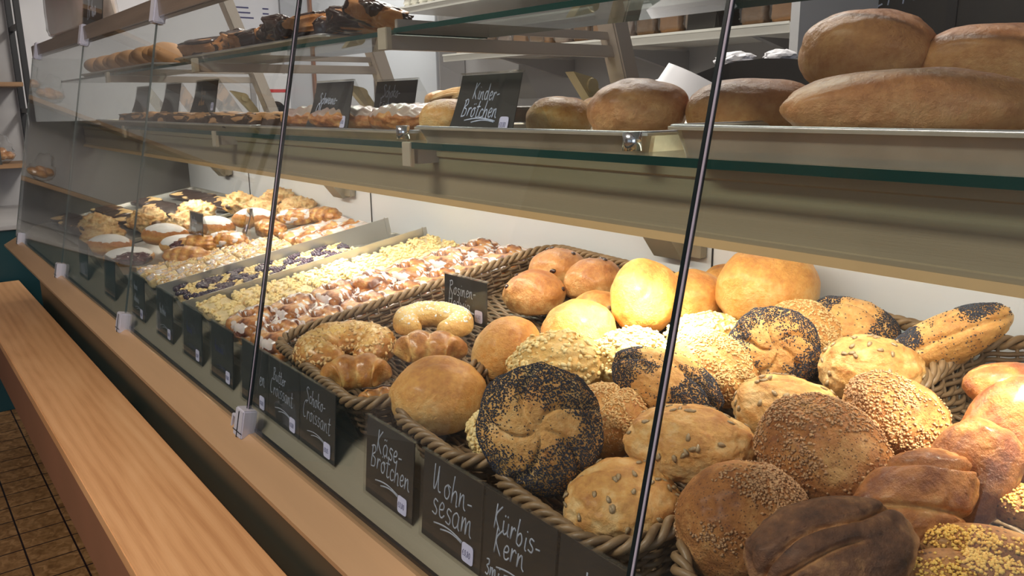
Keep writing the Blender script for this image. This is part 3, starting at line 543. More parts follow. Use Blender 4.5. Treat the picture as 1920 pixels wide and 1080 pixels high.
def ring(kind, t, a, b, c, sd, rng):
    """a horseshoe or crescent of dough: thick in the middle, thinner towards the two ends"""
    nu, nv = 110, 40; s = np.linspace(-1, 1, nu); span = {'croissant': 1.6, 'ringalmond': 3.05, 'ringsugar': 2.85}[kind]
    ang = s*span+np.pi/2; rt = {'croissant': .66, 'ringalmond': .48, 'ringsugar': .44}[kind]*b
    rad = rt*(1-np.abs(s)**3.2*(.72 if kind == 'croissant' else .45)); rad = rad*np.sqrt(np.clip(1-np.abs(s)**22, .0, 1))+1e-5
    if kind == 'croissant': rad = rad*(1+.13*(np.abs(np.sin(s*6))-.5))
    cx, cy = (a-rt)*np.cos(ang), (b-rt)*np.sin(ang); v = np.arange(nv)*2*np.pi/nv
    T = np.stack([np.gradient(cx), np.gradient(cy)], 1); T /= np.linalg.norm(T, axis=1)[:, None]; S = np.stack([T[:, 1], -T[:, 0]], 1)
    zc = np.clip(c/rt, .5, 1.05)
    V = np.zeros((nu, nv, 3)); V[..., 0] = cx[:, None]+rad[:, None]*np.cos(v)*S[:, 0:1]; V[..., 1] = cy[:, None]+rad[:, None]*np.cos(v)*S[:, 1:2]
    sv = np.sin(v); V[..., 2] = rad[:, None]*np.where(sv < 0, .62*sv, sv)*zc
    V = V.reshape(-1, 3); cen = np.stack([np.repeat(cx, nv), np.repeat(cy, nv), np.zeros(nu*nv)], 1)
    V = cen+(V-cen)*(1+.07*fbm(V/rt, 1.4, 3, sd))[:, None]; Fc = np.array(grid_faces(nu, nv)); zz = V[:, 2]/rt
    if kind == 'croissant':
        st = np.abs(np.sin(np.repeat(s, nv)*6)); bk = np.clip(.45+.3*zz+.25*st-.3+.1*fbm(V/rt, 3, 2, sd), 0, 1)
    else: bk = np.clip(.45+.2*(1-zz)*(zz > -.1)-.25*smooth(zz, .4, .9)+.12*fbm(V/rt, 2, 2, sd), 0, 1)
    put('crust', mesh('crust', V, Fc, 'crust_butter' if kind != 'ringsugar' else 'crust_cheese', True, bk), t)
    if kind == 'ringalmond':
        P, Q = scatter(V, Fc, 460, lambda p, q: smooth(p[:, 2]/rt, -.4, .2), rng)
        o = put('almond_flakes', mesh('fl', *instances((ico(1)[0], ico(1)[1]), P, Q+rng.normal(size=Q.shape)*.25, (.0052, .0036, .0007), rng, .3), 'almond_flake'), t); o['kind'] = 'stuff'
    if kind == 'ringsugar':
        P, Q = scatter(V, Fc, 260, lambda p, q: smooth(p[:, 2]/rt, .3, .8), rng)
        o = put('nib_sugar', mesh('ns', *instances((ico(1)[0], ico(1)[1]), P, Q, (.0026, .0022, .0018), rng, .5), 'sugar'), t); o['kind'] = 'stuff'
    if kind == 'croissant' and t.name.startswith('chocolate'):
        pts = [(-.6*a+1.2*a*k/14, .10*b+.12*b*math.sin(k*.9), .62*rt*zc+.010) for k in range(15)]
        put('chocolate_line', MB().tube(pts, .0012, 6).mesh('cl', 'choc', True), t)
for kind, nm, lab, cat, P, E, a, b, c in BREADS:
    t = thing(nm, lab, cat, P, E)
    bread(kind, t, a, b, c, 6 if nm in ('poppy_seed_roll', 'twisted_roll', 'dark_twist_roll', 'pumpkin_seed_roll') and a > .055 else 5)

# ------------------------------------------------------------------ wicker baskets
def basket(label, x0, x1, y0, y1, yaw, rimk=3, h=.062, rc=.055):
    """local frame: base at z=0 on the tilted deck"""
    W, D = (x1-x0)/2, (y1-y0)/2; cx, cy = (x0+x1)/2, (y0+y1)/2
    t = thing('wicker_basket', label, 'basket', (cx, cy, DZ(cy)+.004), (R(10), 0, R(yaw)), group='wicker bread baskets on the display deck')
    def loop(w, d, r, step):
        pts = []; seg = []
        for sx, sy, a0 in ((1, -1, -90), (1, 1, 0), (-1, 1, 90), (-1, -1, 180)):
            for q in range(13): an = R(a0+q*90/12); pts.append((sx*(w-r)+r*math.cos(an), sy*(d-r)+r*math.sin(an)))
        pts = np.array(pts+[pts[0]]); ds = np.r_[0, np.cumsum(np.linalg.norm(np.diff(pts, axis=0), axis=1))]; Lt = ds[-1]; n = int(Lt/step)
        s = np.arange(n)*Lt/n; X = np.interp(s, ds, pts[:, 0]); Y = np.interp(s, ds, pts[:, 1])
        Tn = np.stack([np.roll(X, -1)-np.roll(X, 1), np.roll(Y, -1)-np.roll(Y, 1)], 1); Tn /= np.linalg.norm(Tn, axis=1)[:, None]
        return X, Y, np.stack([Tn[:, 1], -Tn[:, 0]], 1), s, Lt
    # rope rim of twisted rods
    X, Y, Nn, s, Lt = loop(W, D, rc, .0028); rim = MB(); turns = round(Lt/.052)
    for k in range(rimk):
        ph = s/Lt*turns*2*np.pi+k*2*np.pi/rimk
        P = np.stack([X+Nn[:, 0]*.0058*np.cos(ph), Y+Nn[:, 1]*.0058*np.cos(ph), h+.0055*np.sin(ph)], 1); rim.tube(P, .0042, 7, True)
    put('rope_rim', rim.mesh('rim', 'wicker', True), t)
    wall = MB(); nl = 8
    for i in range(nl):
        zz = .006+i*(h-.012)/nl; f = (1-zz/h)*.012; X, Y, Nn, s, Lt = loop(W-.004-f, D-.004-f, rc-.004, .0045); k = round(Lt/.044)
        ph = s/Lt*k*2*np.pi+i*np.pi; o = .0034*np.sin(ph); wob = .0009*np.sin(s*61+i)
        wall.tube(np.stack([X+Nn[:, 0]*o, Y+Nn[:, 1]*o, zz+wob+0*s], 1), .0031, 6, True)
    X, Y, Nn, s, Lt = loop(W-.004, D-.004, rc-.004, .022)
    for q in range(len(X)): wall.tube([(X[q]-Nn[q, 0]*.012, Y[q]-Nn[q, 1]*.012, .002), (X[q]-Nn[q, 0]*.001, Y[q]-Nn[q, 1]*.001, h)], .0022, 5, up=(0, 1, .01))
    put('woven_wall', wall.mesh('wall', 'wicker_dark', True), t)
    base = MB(); ny = int((2*D-.04)/.0085)
    for i in range(ny):
        yy = -D+.02+i*.0085; e = W-.014-max(0, abs(yy)-(D-rc))*.8; xs = np.arange(-e, e, .0055)
        base.tube(np.stack([xs, yy+0*xs, .0055+.0022*np.sin(xs/.026*np.pi+i*np.pi)], 1), .0032, 5)
    for i in range(int(2*W/.026)): xx = -W+.016+i*.026; base.tube([(xx, -D+.02, .0055), (xx, D-.02, .0055)], .0024, 5)
    put('woven_base', base.mesh('base', 'wicker_dark', True), t); return t
basket('broad woven basket with the almond ring, croissants and raisin rolls', -1.27, -.868, .478, 1.07, -6)
basket('narrow woven basket with smooth pale rolls, between the croissants and poppy rolls', -.858, -.635, .478, 1.07, -5)
basket('rope rimmed woven basket with the poppy and pumpkin seed rolls', -.628, -.412, .470, 1.06, -6)
basket('woven basket at the right edge filled with dark wholegrain rolls', -.400, -.03, .476, 1.07, -3)
# ------------------------------------------------------------------ handwriting: every letter is a few pen strokes (x-height .5, capital height 1)
G = {
'a': (.55, [[(.42, .42), (.28, .52), (.08, .38), (.06, .12), (.22, .0), (.38, .14), (.43, .46), (.42, .1), (.52, .0)]]),
'b': (.5, [[(.12, 1.0), (.06, .5), (.05, .05), (.06, .3), (.28, .5), (.40, .25), (.25, .0), (.06, .06)]]),
'c': (.42, [[(.38, .42), (.22, .5), (.06, .3), (.10, .05), (.26, .0), (.40, .1)]]),
'd': (.55, [[(.40, .4), (.2, .5), (.05, .25), (.15, .0), (.36, .1), (.44, .95), (.43, .1), (.52, .0)]]),
'e': (.45, [[(.06, .22), (.30, .28), (.36, .42), (.22, .5), (.07, .3), (.12, .03), (.28, .0), (.42, .12)]]),
'f': (.4, [[(.40, .9), (.25, 1.0), (.16, .7), (.14, -.2)], [(.0, .5), (.34, .52)]]),
'g': (.5, [[(.40, .42), (.2, .5), (.06, .28), (.18, .02), (.38, .15), (.42, .48), (.40, -.25), (.22, -.42), (.05, -.28)]]),
'h': (.52, [[(.14, 1.0), (.08, .5), (.05, .0), (.10, .3), (.28, .5), (.40, .36), (.40, .0), (.48, .02)]]),
'i': (.26, [[(.12, .5), (.10, .08), (.20, .0)], [(.15, .72), (.16, .76)]]),
'k': (.48, [[(.12, 1.0), (.06, .0)], [(.40, .52), (.10, .26), (.44, .0)]]),
'l': (.28, [[(.14, 1.0), (.08, .15), (.22, .0)]]),
'm': (.75, [[(.06, .5), (.05, .0), (.12, .35), (.26, .5), (.32, .0), (.38, .35), (.54, .5), (.58, .1), (.70, .0)]]),
'n': (.52, [[(.06, .5), (.05, .0), (.12, .34), (.30, .5), (.36, .1), (.50, .0)]]),
'o': (.5, [[(.26, .5), (.06, .34), (.10, .04), (.30, .0), (.42, .26), (.26, .5), (.46, .46)]]),
'r': (.4, [[(.08, .5), (.05, .0), (.12, .34), (.26, .5), (.36, .42)]]),
's': (.42, [[(.38, .46), (.18, .5), (.10, .34), (.34, .18), (.28, .0), (.04, .03)]]),
't': (.4, [[(.20, .95), (.14, .1), (.28, .0), (.38, .08)], [(.0, .6), (.38, .64)]]),
'u': (.52, [[(.05, .5), (.06, .1), (.20, .0), (.38, .2), (.40, .5), (.40, .08), (.50, .0)]]),
'w': (.62, [[(.04, .5), (.10, .0), (.28, .38), (.36, .0), (.56, .52)]]),
'z': (.4, [[(.04, .5), (.36, .48), (.04, .0), (.38, .02)]]),
'B': (.62, [[(.14, 1.0), (.06, .0)], [(.0, .92), (.34, 1.02), (.44, .76), (.14, .54), (.46, .42), (.42, .08), (.04, .0)]]),
'C': (.58, [[(.52, .9), (.34, 1.0), (.10, .7), (.04, .3), (.18, .0), (.42, .06)]]),
'F': (.55, [[(.14, .95), (.08, .0)], [(.0, .92), (.52, 1.02)], [(.04, .52), (.40, .56)]]),
'H': (.62, [[(.10, 1.0), (.05, .0)], [(.52, 1.0), (.46, .0)], [(.0, .48), (.56, .54)]]),
'K': (.60, [[(.14, 1.0), (.06, .0)], [(.52, 1.0), (.12, .50), (.50, .0)]]),
'M': (.78, [[(.04, 1.0), (.06, .2), (.16, .12), (.30, .5), (.36, 1.0), (.38, .4), (.46, .1), (.62, .1)]]),
'E': (.5, [[(.42, 1), (.06, .98), (.04, 0), (.44, .03)], [(.04, .5), (.36, .52)]]),
'O': (.7, [[(.34, 1.0), (.08, .72), (.06, .2), (.32, .0), (.58, .3), (.56, .8), (.34, 1.0)]]),
'R': (.62, [[(.14, 1.0), (.06, .0)], [(.02, .92), (.36, 1.0), (.46, .74), (.12, .52), (.50, .0)]]),
'S': (.56, [[(.50, .88), (.28, 1.0), (.08, .78), (.40, .42), (.36, .04), (.02, .04)]]),
'W': (.85, [[(.04, 1.0), (.14, .0), (.38, .7), (.50, .0), (.78, 1.02)]]),
'-': (.42, [[(.06, .30), (.34, .34)]]), ',': (.2, [[(.10, .06), (.04, -.14)]]), ' ': (.3, []),
'0': (.5, [[(.24, .9), (.06, .6), (.08, .15), (.26, .0), (.42, .3), (.40, .75), (.24, .9)]]),
'8': (.5, [[(.38, .78), (.22, .92), (.10, .7), (.36, .3), (.24, .0), (.06, .22), (.40, .7)]]),
'3': (.45, [[(.06, .85), (.30, .9), (.34, .66), (.14, .5), (.38, .32), (.28, .02), (.04, .06)]]),
'5': (.45, [[(.38, .9), (.10, .88), (.08, .5), (.34, .46), (.36, .1), (.06, .02)]]),
'~': (.42, [[(.02, .05), (.10, .5), (.16, .08), (.24, .46), (.30, .04), (.44, .22)]]),
'_': (.42, [[(.02, .30), (.14, .9), (.16, .05), (.30, .5), (.40, .0)]]),
'€': (.55, [[(.46, .82), (.24, .9), (.08, .5), (.22, .04), (.46, .1)], [(.0, .58), (.34, .6)], [(.0, .38), (.32, .4)]]),
}
UM = {'ä': 'a', 'ö': 'o', 'ü': 'u'}
def strokes(txt, x, y, s, slant=.12, rise=0.0):
    """pen paths in card coordinates, starting at x,y with x-height s/2"""
    out = []; rr = random.Random(txt)
    for ch in txt:
        adv, ps = G[UM.get(ch, ch)]
        ps = list(ps)+([[(.12, .68), (.14, .74)], [(.30, .70), (.32, .76)]] if ch in UM else [])
        j = rr.uniform(-.05, .05)*s
        for p in ps:
            q = []
            for k in range(len(p)-1):       # gentle curve through the points
                p0, p1, p2, p3 = p[max(k-1, 0)], p[k], p[k+1], p[min(k+2, len(p)-1)]
                for u in (0, .25, .5, .75):
                    q.append(tuple(.5*((2*p1[i])+(-p0[i]+p2[i])*u+(2*p0[i]-5*p1[i]+4*p2[i]-p3[i])*u*u+(-p0[i]+3*p1[i]-3*p2[i]+p3[i])*u**3) for i in (0, 1)))
            q.append(p[-1]); out.append([(x+(a+slant*b_)*s*.78, y+j+b_*s+rise*(x+a*s)) for a, b_ in q])
        x += adv*s*.86
    return out, x
def write(parent, name, lines, r, mat, depth, flat=.35):
    b = MB()
    for P in lines:
        if len(P) > 1: b.tube([(p[0], depth, p[1]) for p in P], r, 6, up=(0, 1, 0), flat=flat)
    return put(name, b.mesh(name, mat, True), parent)
def bent(w, h, curve, n=10, th=.0012):
    """card sheet with its lower left corner curling a little; front face looks to -y"""
    V = []; Fc = []
    for s in (0, th):
        for i in range(n+1):
            for j in range(n+1): u, v = i/n, j/n; V.append((u*w, s+curve*(1-u)*(1-v)**2, v*h))
    m = n+1; o = m*m
    for i in range(n):
        for j in range(n):
            a = i*m+j; Fc += [(a, a+m, a+m+1, a+1), (o+a, o+a+1, o+a+m+1, o+a+m)]
    for j in range(n): Fc += [(j, j+1, o+j+1, o+j), (n*m+j, o+n*m+j, o+n*m+j+1, n*m+j+1)]; Fc += [(j*m, o+j*m, o+(j+1)*m, (j+1)*m), (j*m+n, (j+1)*m+n, o+(j+1)*m+n, o+j*m+n)]
    return V, Fc
def card(label, loc, w, h, text, lean=10, yaw=0, tent=.06, size=.026, lw=.0010, price='0,80', under=True, curve=0, cat='price card', group=None, pos=None, stick=True, fade='chalk', backdrop=0, roll=0):
    t = thing('price_card', label, cat, loc, (R(-lean), R(roll), R(yaw)), group)
    V, Fc = bent(w, h, curve); b = MB().add(V, Fc); put('board', b.mesh('board', 'board'), t)
    hb = MB(); hb.box(-.003, w+.003, -.0022, -.0016, -.003, h+.003)
    la = R(lean); e = tent   # rear sheet of the clear tent runs down and back from the top edge
    hb.add(*_slab([(-.003, 0, h+.003), (w+.003, 0, h+.003), (w+.003, e, -.01+e*math.tan(la)*0), (-.003, e, -.01)], .0008))
    hb.box(-.003, w+.003, -.0022, .0022, h+.0018, h+.0034)
    put('clear_holder', hb.mesh('holder', 'acrylic'), t)
    L = []
    for i, ln in enumerate(text):
        x0, y0, sz = (w*.12, h*(.66-.30*i), size) if pos is None else pos[i]
        q, xe = strokes(ln, x0, y0, sz, rise=-.02); L += q
    L = [P for P in L]
    if under: L += [[(w*(.22+.055*k), h*.235+.004*math.sin(k/9*3.1)) for k in range(10)], [(w*(.34+.045*k), h*.205+.004*math.sin(k/9*3.1)) for k in range(9)]]
    yc = -.0002 if not curve else None
    if L:
        b = MB()
        for P in L: b.tube([(min(p[0], w*.97), curve*(1-p[0]/w)*(1-p[1]/h)**2-.0004, p[1]) for p in P], lw, 6, up=(0, 1, 0), flat=.4)
        put('lettering', b.mesh('lettering', fade, True), t)
    if stick:
        sb = MB(); sw, sh = .021, .022; x0, z0 = w-.030, .006; n = 18
        ring_ = [(x0+sw/2+sw/2*(1 if math.cos(an) > 0 else -1)*abs(math.cos(an))**.35*(1+.05*math.sin(9*an)), z0+sh/2+sh/2*(1 if math.sin(an) > 0 else -1)*abs(math.sin(an))**.35) for an in [2*math.pi*k/n for k in range(n)]]
        sb.add([(p[0], -.0026, p[1]) for p in ring_]+[(p[0], -.0022, p[1]) for p in ring_], [tuple(range(n))[::-1], tuple(range(n, 2*n))]+[(k, (k+1) % n, n+(k+1) % n, n+k) for k in range(n)])
        s_ = put('price_sticker', sb.mesh('sticker', 'sticker'), t)
        q, _ = strokes('€'+price, x0+.0015, z0+.007, .0075); write(s_, 'price', q, .00028, 'ink', -.0028)
    return t
def _slab(q, th):
    q = np.array(q, float); n = np.cross(q[1]-q[0], q[2]-q[0]); n /= np.linalg.norm(n); V = np.vstack([q, q+n*th])
    return V, [(0, 1, 2, 3), (7, 6, 5, 4), (0, 4, 5, 1), (1, 5, 6, 2), (2, 6, 7, 3), (3, 7, 4, 0)]
gF = 'handwritten cards standing along the inside of the front glass'
ZB, YB = -.4865, .436
def fc(label, x0, x1, text, **k): return card(label, (x0, YB, ZB), x1-x0, .1015, text, lean=-k.pop('lean', 5)*-1, group=gF, **k)
fc('blackboard card reading Käse-Brötchen', -.868, -.754, ['Käse-', 'Brötchen'], pos=[(.026, .064, .030), (.012, .040, .029)], price='0,80')
fc('blackboard card reading Mohn-sesam', -.732, -.618, ['Mohn-', 'sesam'], pos=[(.020, .062, .033), (.020, .036, .036)], price='0,80')
fc('glossy blackboard card reading Kürbis-Kern', -.614, -.503, ['Kürbis-', 'Kern', '3mi'], pos=[(.016, .064, .028), (.018, .040, .030), (.006, .010, .020)], stick=False)
fc('card starting We at the foot of the glass edge', -.498, -.384, ['We'], pos=[(.034, .050, .030)], under=False)
fc('card reading Schoko-Croissant, right of the Butter Croissant card', -1.072, -.958, ['Schoko-', 'Croissant'], pos=[(.020, .068, .022), (.010, .042, .026)], lw=.0007, price='0,85')
fc('card reading Butter Croissant', -1.192, -1.076, ['Butter', 'Croissant'], pos=[(.018, .068, .020), (.006, .044, .025)], lw=.0007, price='0,80')
fc('card ending in the letters en, right behind the near glass joint', -1.312, -1.196, ['en'], pos=[(.080, .046, .028)], lw=.0009, under=False)
fc('dark card with faint writing left of the near glass joint', -1.470, -1.356, ['_~~~~'], lw=.0006, pos=[(.02, .05, .026)], fade='ink')
fc('dark card with a sticker below the yellow crumble cake', -1.640, -1.525, ['_~~~'], lw=.0006, pos=[(.02, .05, .026)], fade='ink')
fc('dark card with a folded corner below the blueberry cake', -1.830, -1.715, ['_~_~~'], lw=.0006, pos=[(.02, .05, .026)], fade='chalk')
fc('pale reflecting card below the almond slices', -2.04, -1.935, ['_~~~', '~_~~~'], lw=.0008, pos=[(.012, .066, .022), (.012, .036, .024)])
fc('dark card at the left corner of the almond slices', -2.33, -2.22, [], stick=False, under=False)
fc('farthest dark card below the sugared doughnuts', -2.66, -2.55, [], stick=False, under=False)
gI = 'cards standing among the baked goods'
card('blackboard card reading Rosinen-Hedwig among the rolls', (-1.180, .770, -.374), .120, .078, ['Rosinen-', 'Hedwig'], lean=2, yaw=3, pos=[(.014, .046, .024), (.012, .022, .024)], group=gI, price='0,80', lw=.0009, tent=.03)
card('small blackboard card behind the jam filled doughnut', (-2.43, .700, -.380), .115, .082, ['_~~_~~', '~_~~~'], lean=4, yaw=0, lw=.0011, pos=[(.012, .050, .024), (.014, .028, .022)], group=gI, tent=.03)
card('small tilted grey card between the golden pastries', (-2.36, .830, -.368), .115, .072, ['_~~~'], lean=18, yaw=-14, lw=.0009, pos=[(.02, .035, .024)], group=gI, tent=.03, under=False, roll=-6)
gS = 'tent cards on the middle glass shelf'
card('large tent card reading Kinder-Brötchen', (-1.035, .700, -.046), .145, .090, ['Kinder-', 'Brötchen'], lean=14, pos=[(.038, .054, .024), (.020, .028, .026)], group=gS, tent=.105, lw=.0011, curve=-.010, price='0,80')
card('tent card reading Schoko-Fächer', (-1.452, .790, -.030), .152, .076, ['Schoko-', 'Fächer'], lean=12, pos=[(.030, .046, .023), (.022, .022, .023)], group=gS, tent=.085, lw=.0012)
card('tent card reading Schweine-Ohren with a curled corner', (-1.520, .690, -.047), .155, .092, ['Schweine-', 'Ohren'], lean=12, pos=[(.026, .052, .021), (.020, .028, .024)], group=gS, tent=.090, lw=.0012, curve=-.014)
card('dull tent card above the chocolate biscuits, right of a narrower one', (-2.40, .735, -.016), .180, .088, ['_~~~', '~_~~'], lean=12, pos=[(.05, .05, .03), (.05, .02, .03)], group=gS, tent=.10, lw=.0006, curve=-.010, fade='bran', under=False)
card('dull narrow tent card farther left on the shelf', (-2.70, .735, -.016), .150, .088, [], lean=12, group=gS, tent=.10, curve=-.010, under=False, stick=False)
card('plain dark tent card at the far end of the middle shelf', (-3.05, .735, -.016), .150, .085, [], lean=12, group=gS, tent=.10, curve=-.010, under=False, stick=False)

# ------------------------------------------------------------------ baking trays
def tray(label, cx, cy, z, W, D, h, rot, mat='tray_metal', group='aluminium trays', rim=.007, flare=.010):
    t = thing('baking_tray', label, 'baking tray', (cx, cy, z), rot, group); b = MB()
    def rr(w, d, r, zz, k=7): return [(sx*(w-r)+r*math.cos(R(a0+90*q/(k-1))), sy*(d-r)+r*math.sin(R(a0+90*q/(k-1))), zz) for sx, sy, a0 in ((1, -1, -90), (1, 1, 0), (-1, 1, 90), (-1, -1, 180)) for q in range(k)]
    w, d = W/2, D/2
    rings = [rr(w-flare, d-flare, .02, 0), rr(w-.002, d-.002, .022, h-.002), rr(w-.001+rim*.3, d-.001+rim*.3, .024, h), rr(w+rim, d+rim, .026, h-.001), rr(w+rim, d+rim, .026, h-.004), rr(w, d, .024, h-.0035), rr(w-flare+.001, d-flare+.001, .02, -.0015)]
    n = len(rings[0]); V = [p for r in rings for p in r]; Fc = [tuple(range(n))]
    for k in range(len(rings)-1): Fc += [(k*n+i, (k+1)*n+i, (k+1)*n+(i+1) % n, k*n+(i+1) % n) for i in range(n)]
    Fc.append(tuple((len(rings)-1)*n+i for i in range(n))[::-1]); b.add(V, Fc)
    put('tray_body', b.mesh('tray', mat), t)
    rp_ = rr(w+rim*.5, d+rim*.5, .025, h-.001, 9); put('rolled_rim', MB().tube(rp_, .0024, 8, True).mesh('rim', 'tray_rim' if mat == 'tray_metal' else mat, True), t); return t
gt = 'baking trays on the middle glass shelf'
tray('right aluminium tray holding the long loaf', -.255, .848, -.0555, .62, .395, .031, (0, 0, 0), group=gt)
tray('aluminium tray with dented chrome corner under the round bun', -.862, .862, -.0555, .470, .380, .022, (0, 0, R(1)), group=gt)
tray('shallow tray under the tent card with the curled corner', -1.46, .855, -.0555, .66, .36, .014, (0, 0, R(1)), group=gt)
tray('shallow tray of chocolate biscuits under the two dull tent cards', -2.17, .855, -.0555, .74, .36, .014, (0, 0, 0), group=gt)
tray('farthest shallow tray on the middle shelf', -2.95, .855, -.0555, .84, .36, .014, (0, 0, 0), group=gt)
for x, s in ((-1.128, 'left'), (-.630, 'right')):
    thing('tray_clip', 'chrome corner clasp on the %s front corner of the shelf tray' % s, 'clasp', (x, .668, -.0535), me=MB().tube([(0, 0, 0), (0, 0, .021)], .011, 14, up=(0, 1, 0)).mesh('tc', 'chrome', True))
gu = 'trays on the upper glass shelf'
tray('tray of chocolate florentines on the upper glass shelf', -1.78, .715, .109, .86, .14, .012, (0, 0, 0), group=gu)
tray('tray of pale cookies on the upper glass shelf', -2.90, .715, .109, .96, .14, .012, (0, 0, 0), group=gu)

# ------------------------------------------------------------------ cake pieces
def orient(yaw): return (R(10), 0, R(yaw))
def slabn(n, w, d, h, p=.38): q = np.sign(n)*np.abs(n)**p; q /= np.abs(q).max(1)[:, None]**.35; return q*np.array([w/2, d/2, h/2])
def onto(o, parent, name=None):
    c = o.copy(); COL.objects.link(c); c.parent = parent; return c
def family(make, nvar):
    """makes nvar prototypes lazily, later ones are copies of a prototype with its parts"""
    protos = []
    def get(i, name, label, cat, loc, rot, group):
        k = i % nvar
        if len(protos) <= k:
            t = thing(name, label, cat, loc, rot, group); make(t, k); protos.append(t); return t
        s = protos[k]; t = s.copy(); COL.objects.link(t); t.location = (loc[0], loc[1], loc[2]+CZ); t.rotation_euler = rot; t['label'] = label
        for ch in s.children: onto(ch, t)
        return t
    return get
ORD = ['first', 'second', 'third', 'fourth', 'fifth', 'sixth', 'seventh', 'eighth', 'ninth', 'tenth', 'eleventh', 'twelfth']
def rows(get, name, what, cat, group, xf0, xf1, xr0, xr1, nx, ny, lift, yaw, y0=.505, y1=1.05, jit=.004, cols=None, tilt=0):
    rng = random.Random(name); i = 0
    cols = cols or {1: [''], 2: ['left', 'right'], 3: ['left', 'middle', 'right']}[nx]
    for j in range(ny):
        v = (j+.5)/ny; y = y0+(y1-y0)*v; a = xf0+(xr0-xf0)*v; b = xf1+(xr1-xf1)*v
        for k in range(nx):
            x = a+(b-a)*(k+.5)/nx
            lab = '%s, %s from the front in the %s column' % (what, ORD[j], cols[k]) if nx > 1 else '%s, %s from the front' % (what, ORD[j])
            get(rng.randrange(99), name, lab, cat, (x+rng.uniform(-jit, jit), y+rng.uniform(-jit, jit), DZ(y)+lift+rng.uniform(0, .004)), (R(10+tilt), 0, R(yaw+rng.uniform(-5, 5))), group)
            i += 1
def mk_bun(t, k):
    n, Fc = ico(5); x, y, z = n.T; rho = np.hypot(x, y); th = np.arctan2(y, x)+k; top = smooth(z, -.1, .3)
    V = lump(n, 300+k, .072, .054, .034, .16, .7); ph = th+rho*9.0+1.2*fbm(n, 1.5, 2, k); g = np.abs(np.cos(ph/2+.0)); cr = np.exp(-(g/.30)**2)*top
    V[:, 2] -= .0095*cr; V *= (1+.09*fbm(n, 3, 3, k))[:, None]
    put('bun', mesh('bun', V, Fc, 'crust_bun', True, np.clip(.58+.55*fbm(n, 3, 3, k)-.15*(z < .1)+.45*cr, 0, 1)), t)
    patch(V, Fc, -.10+.75*fbm(n*np.array([1, 2.2, 1]), 3.8, 3, k+40)-.25*cr-(z < .2)*2, .0010, 'icing', 'icing', t)
get = family(mk_bun, 4)
rows(get, 'iced_bun', 'glazed dark cinnamon bun', 'bun', 'iced buns in the tray beside the wicker basket', -1.570, -1.300, -1.50, -1.26, 2, 7, .028, -4, .50, 1.07, .008)
def mk_crumble(t, k):
    n, Fc = ico(5); V = slabn(n, .093, .066, .026); V[:, 2] += (n[:, 2] > .1)*(.004*fbm(V*1000, .05, 3, k)+.0016*fbm(V*1000, .22, 2, k)); V[:, :2] *= (1+.02*fbm(V*1000, .05, 2, k+3))[:, None]
    put('cake_base', mesh('cb', V, Fc, 'crust_cake', True, np.clip(.22+.25*fbm(V*1000, .06, 3, k), 0, 1)), t)
    rng = np.random.default_rng(k); P, Q = scatter(V, Fc, 90, lambda p, q: (q[:, 2] > .6)*smooth(vnoise(p*60, k), -.3, .3), rng)
    o = put('crumble', mesh('cr', *instances((ico(1)[0], ico(1)[1]), P, Q, (.0042, .0036, .0026), rng, .5), 'crumb'), t); o['kind'] = 'stuff'
get = family(mk_crumble, 4)
rows(get, 'crumble_slice', 'yellow butter crumble slice', 'cake slice', 'butter crumble slices in the long tray', -1.770, -1.590, -1.690, -1.53, 2, 8, .020, -6, .50, 1.06, .002)
def mk_blue(t, k):
    n, Fc = ico(5); V = slabn(n, .088, .070, .024); V[:, 2] += (n[:, 2] > .1)*(.003*fbm(V*1000, .06, 3, k))
    put('cake_base', mesh('cb', V, Fc, 'crust_cake', True, np.clip(.30+.25*fbm(V*1000, .06, 3, k), 0, 1)), t)
    rng = np.random.default_rng(k); m1 = lambda p, q: (q[:, 2] > .6)*smooth(vnoise(p*38, k), -.12, .12); m2 = lambda p, q: (q[:, 2] > .6)*smooth(-vnoise(p*38, k), -.10, .2)
    P, Q = scatter(V, Fc, 150, m1, rng); o = put('blueberries', mesh('bb', *instances((ico(1)[0], ico(1)[1]), P, Q, (.0048, .0048, .0042), rng, .25), 'berry'), t); o['kind'] = 'stuff'
    P, Q = scatter(V, Fc, 60, m2, rng); o = put('crumble', mesh('cr', *instances((ico(1)[0], ico(1)[1]), P, Q, (.0042, .0036, .0026), rng, .5), 'crumb'), t); o['kind'] = 'stuff'
get = family(mk_blue, 4)
rows(get, 'blueberry_slice', 'blueberry cake slice with yellow crumble', 'cake slice', 'blueberry slices between the two steel partitions', -1.965, -1.800, -1.905, -1.73, 2, 6, .016, -6, .51, .92, .002)
def mk_almond(t, k):
    n, Fc = ico(5); V = slabn(n, .092, .072, .024); V[:, 2] += (n[:, 2] > .1)*(.0045*fbm(V*1000, .05, 3, k))
    put('cake_base', mesh('cb', V, Fc, 'crust_slice', True, np.clip(.45+.35*fbm(V*1000, .05, 3, k), 0, 1)), t)
    patch(V, Fc, .05+.8*fbm(V*1000, .055, 2, k+5)-(n[:, 2] < .35)*2, .0011, 'icing', 'icing', t)
    rng = np.random.default_rng(k); P, Q = scatter(V, Fc, 40, lambda p, q: (q[:, 2] > .6)*1., rng)
    o = put('almond_flakes', mesh('fl', *instances((ico(1)[0], ico(1)[1]), P, Q+rng.normal(size=Q.shape)*.3, (.0055, .0038, .0008), rng, .3), 'almond_flake'), t); o['kind'] = 'stuff'
get = family(mk_almond, 4)
rows(get, 'almond_slice', 'white iced almond slice', 'cake slice', 'iced almond slices in the tray left of the blueberry cake', -2.285, -2.005, -2.20, -1.95, 3, 5, .018, -6, .50, .86, .003)
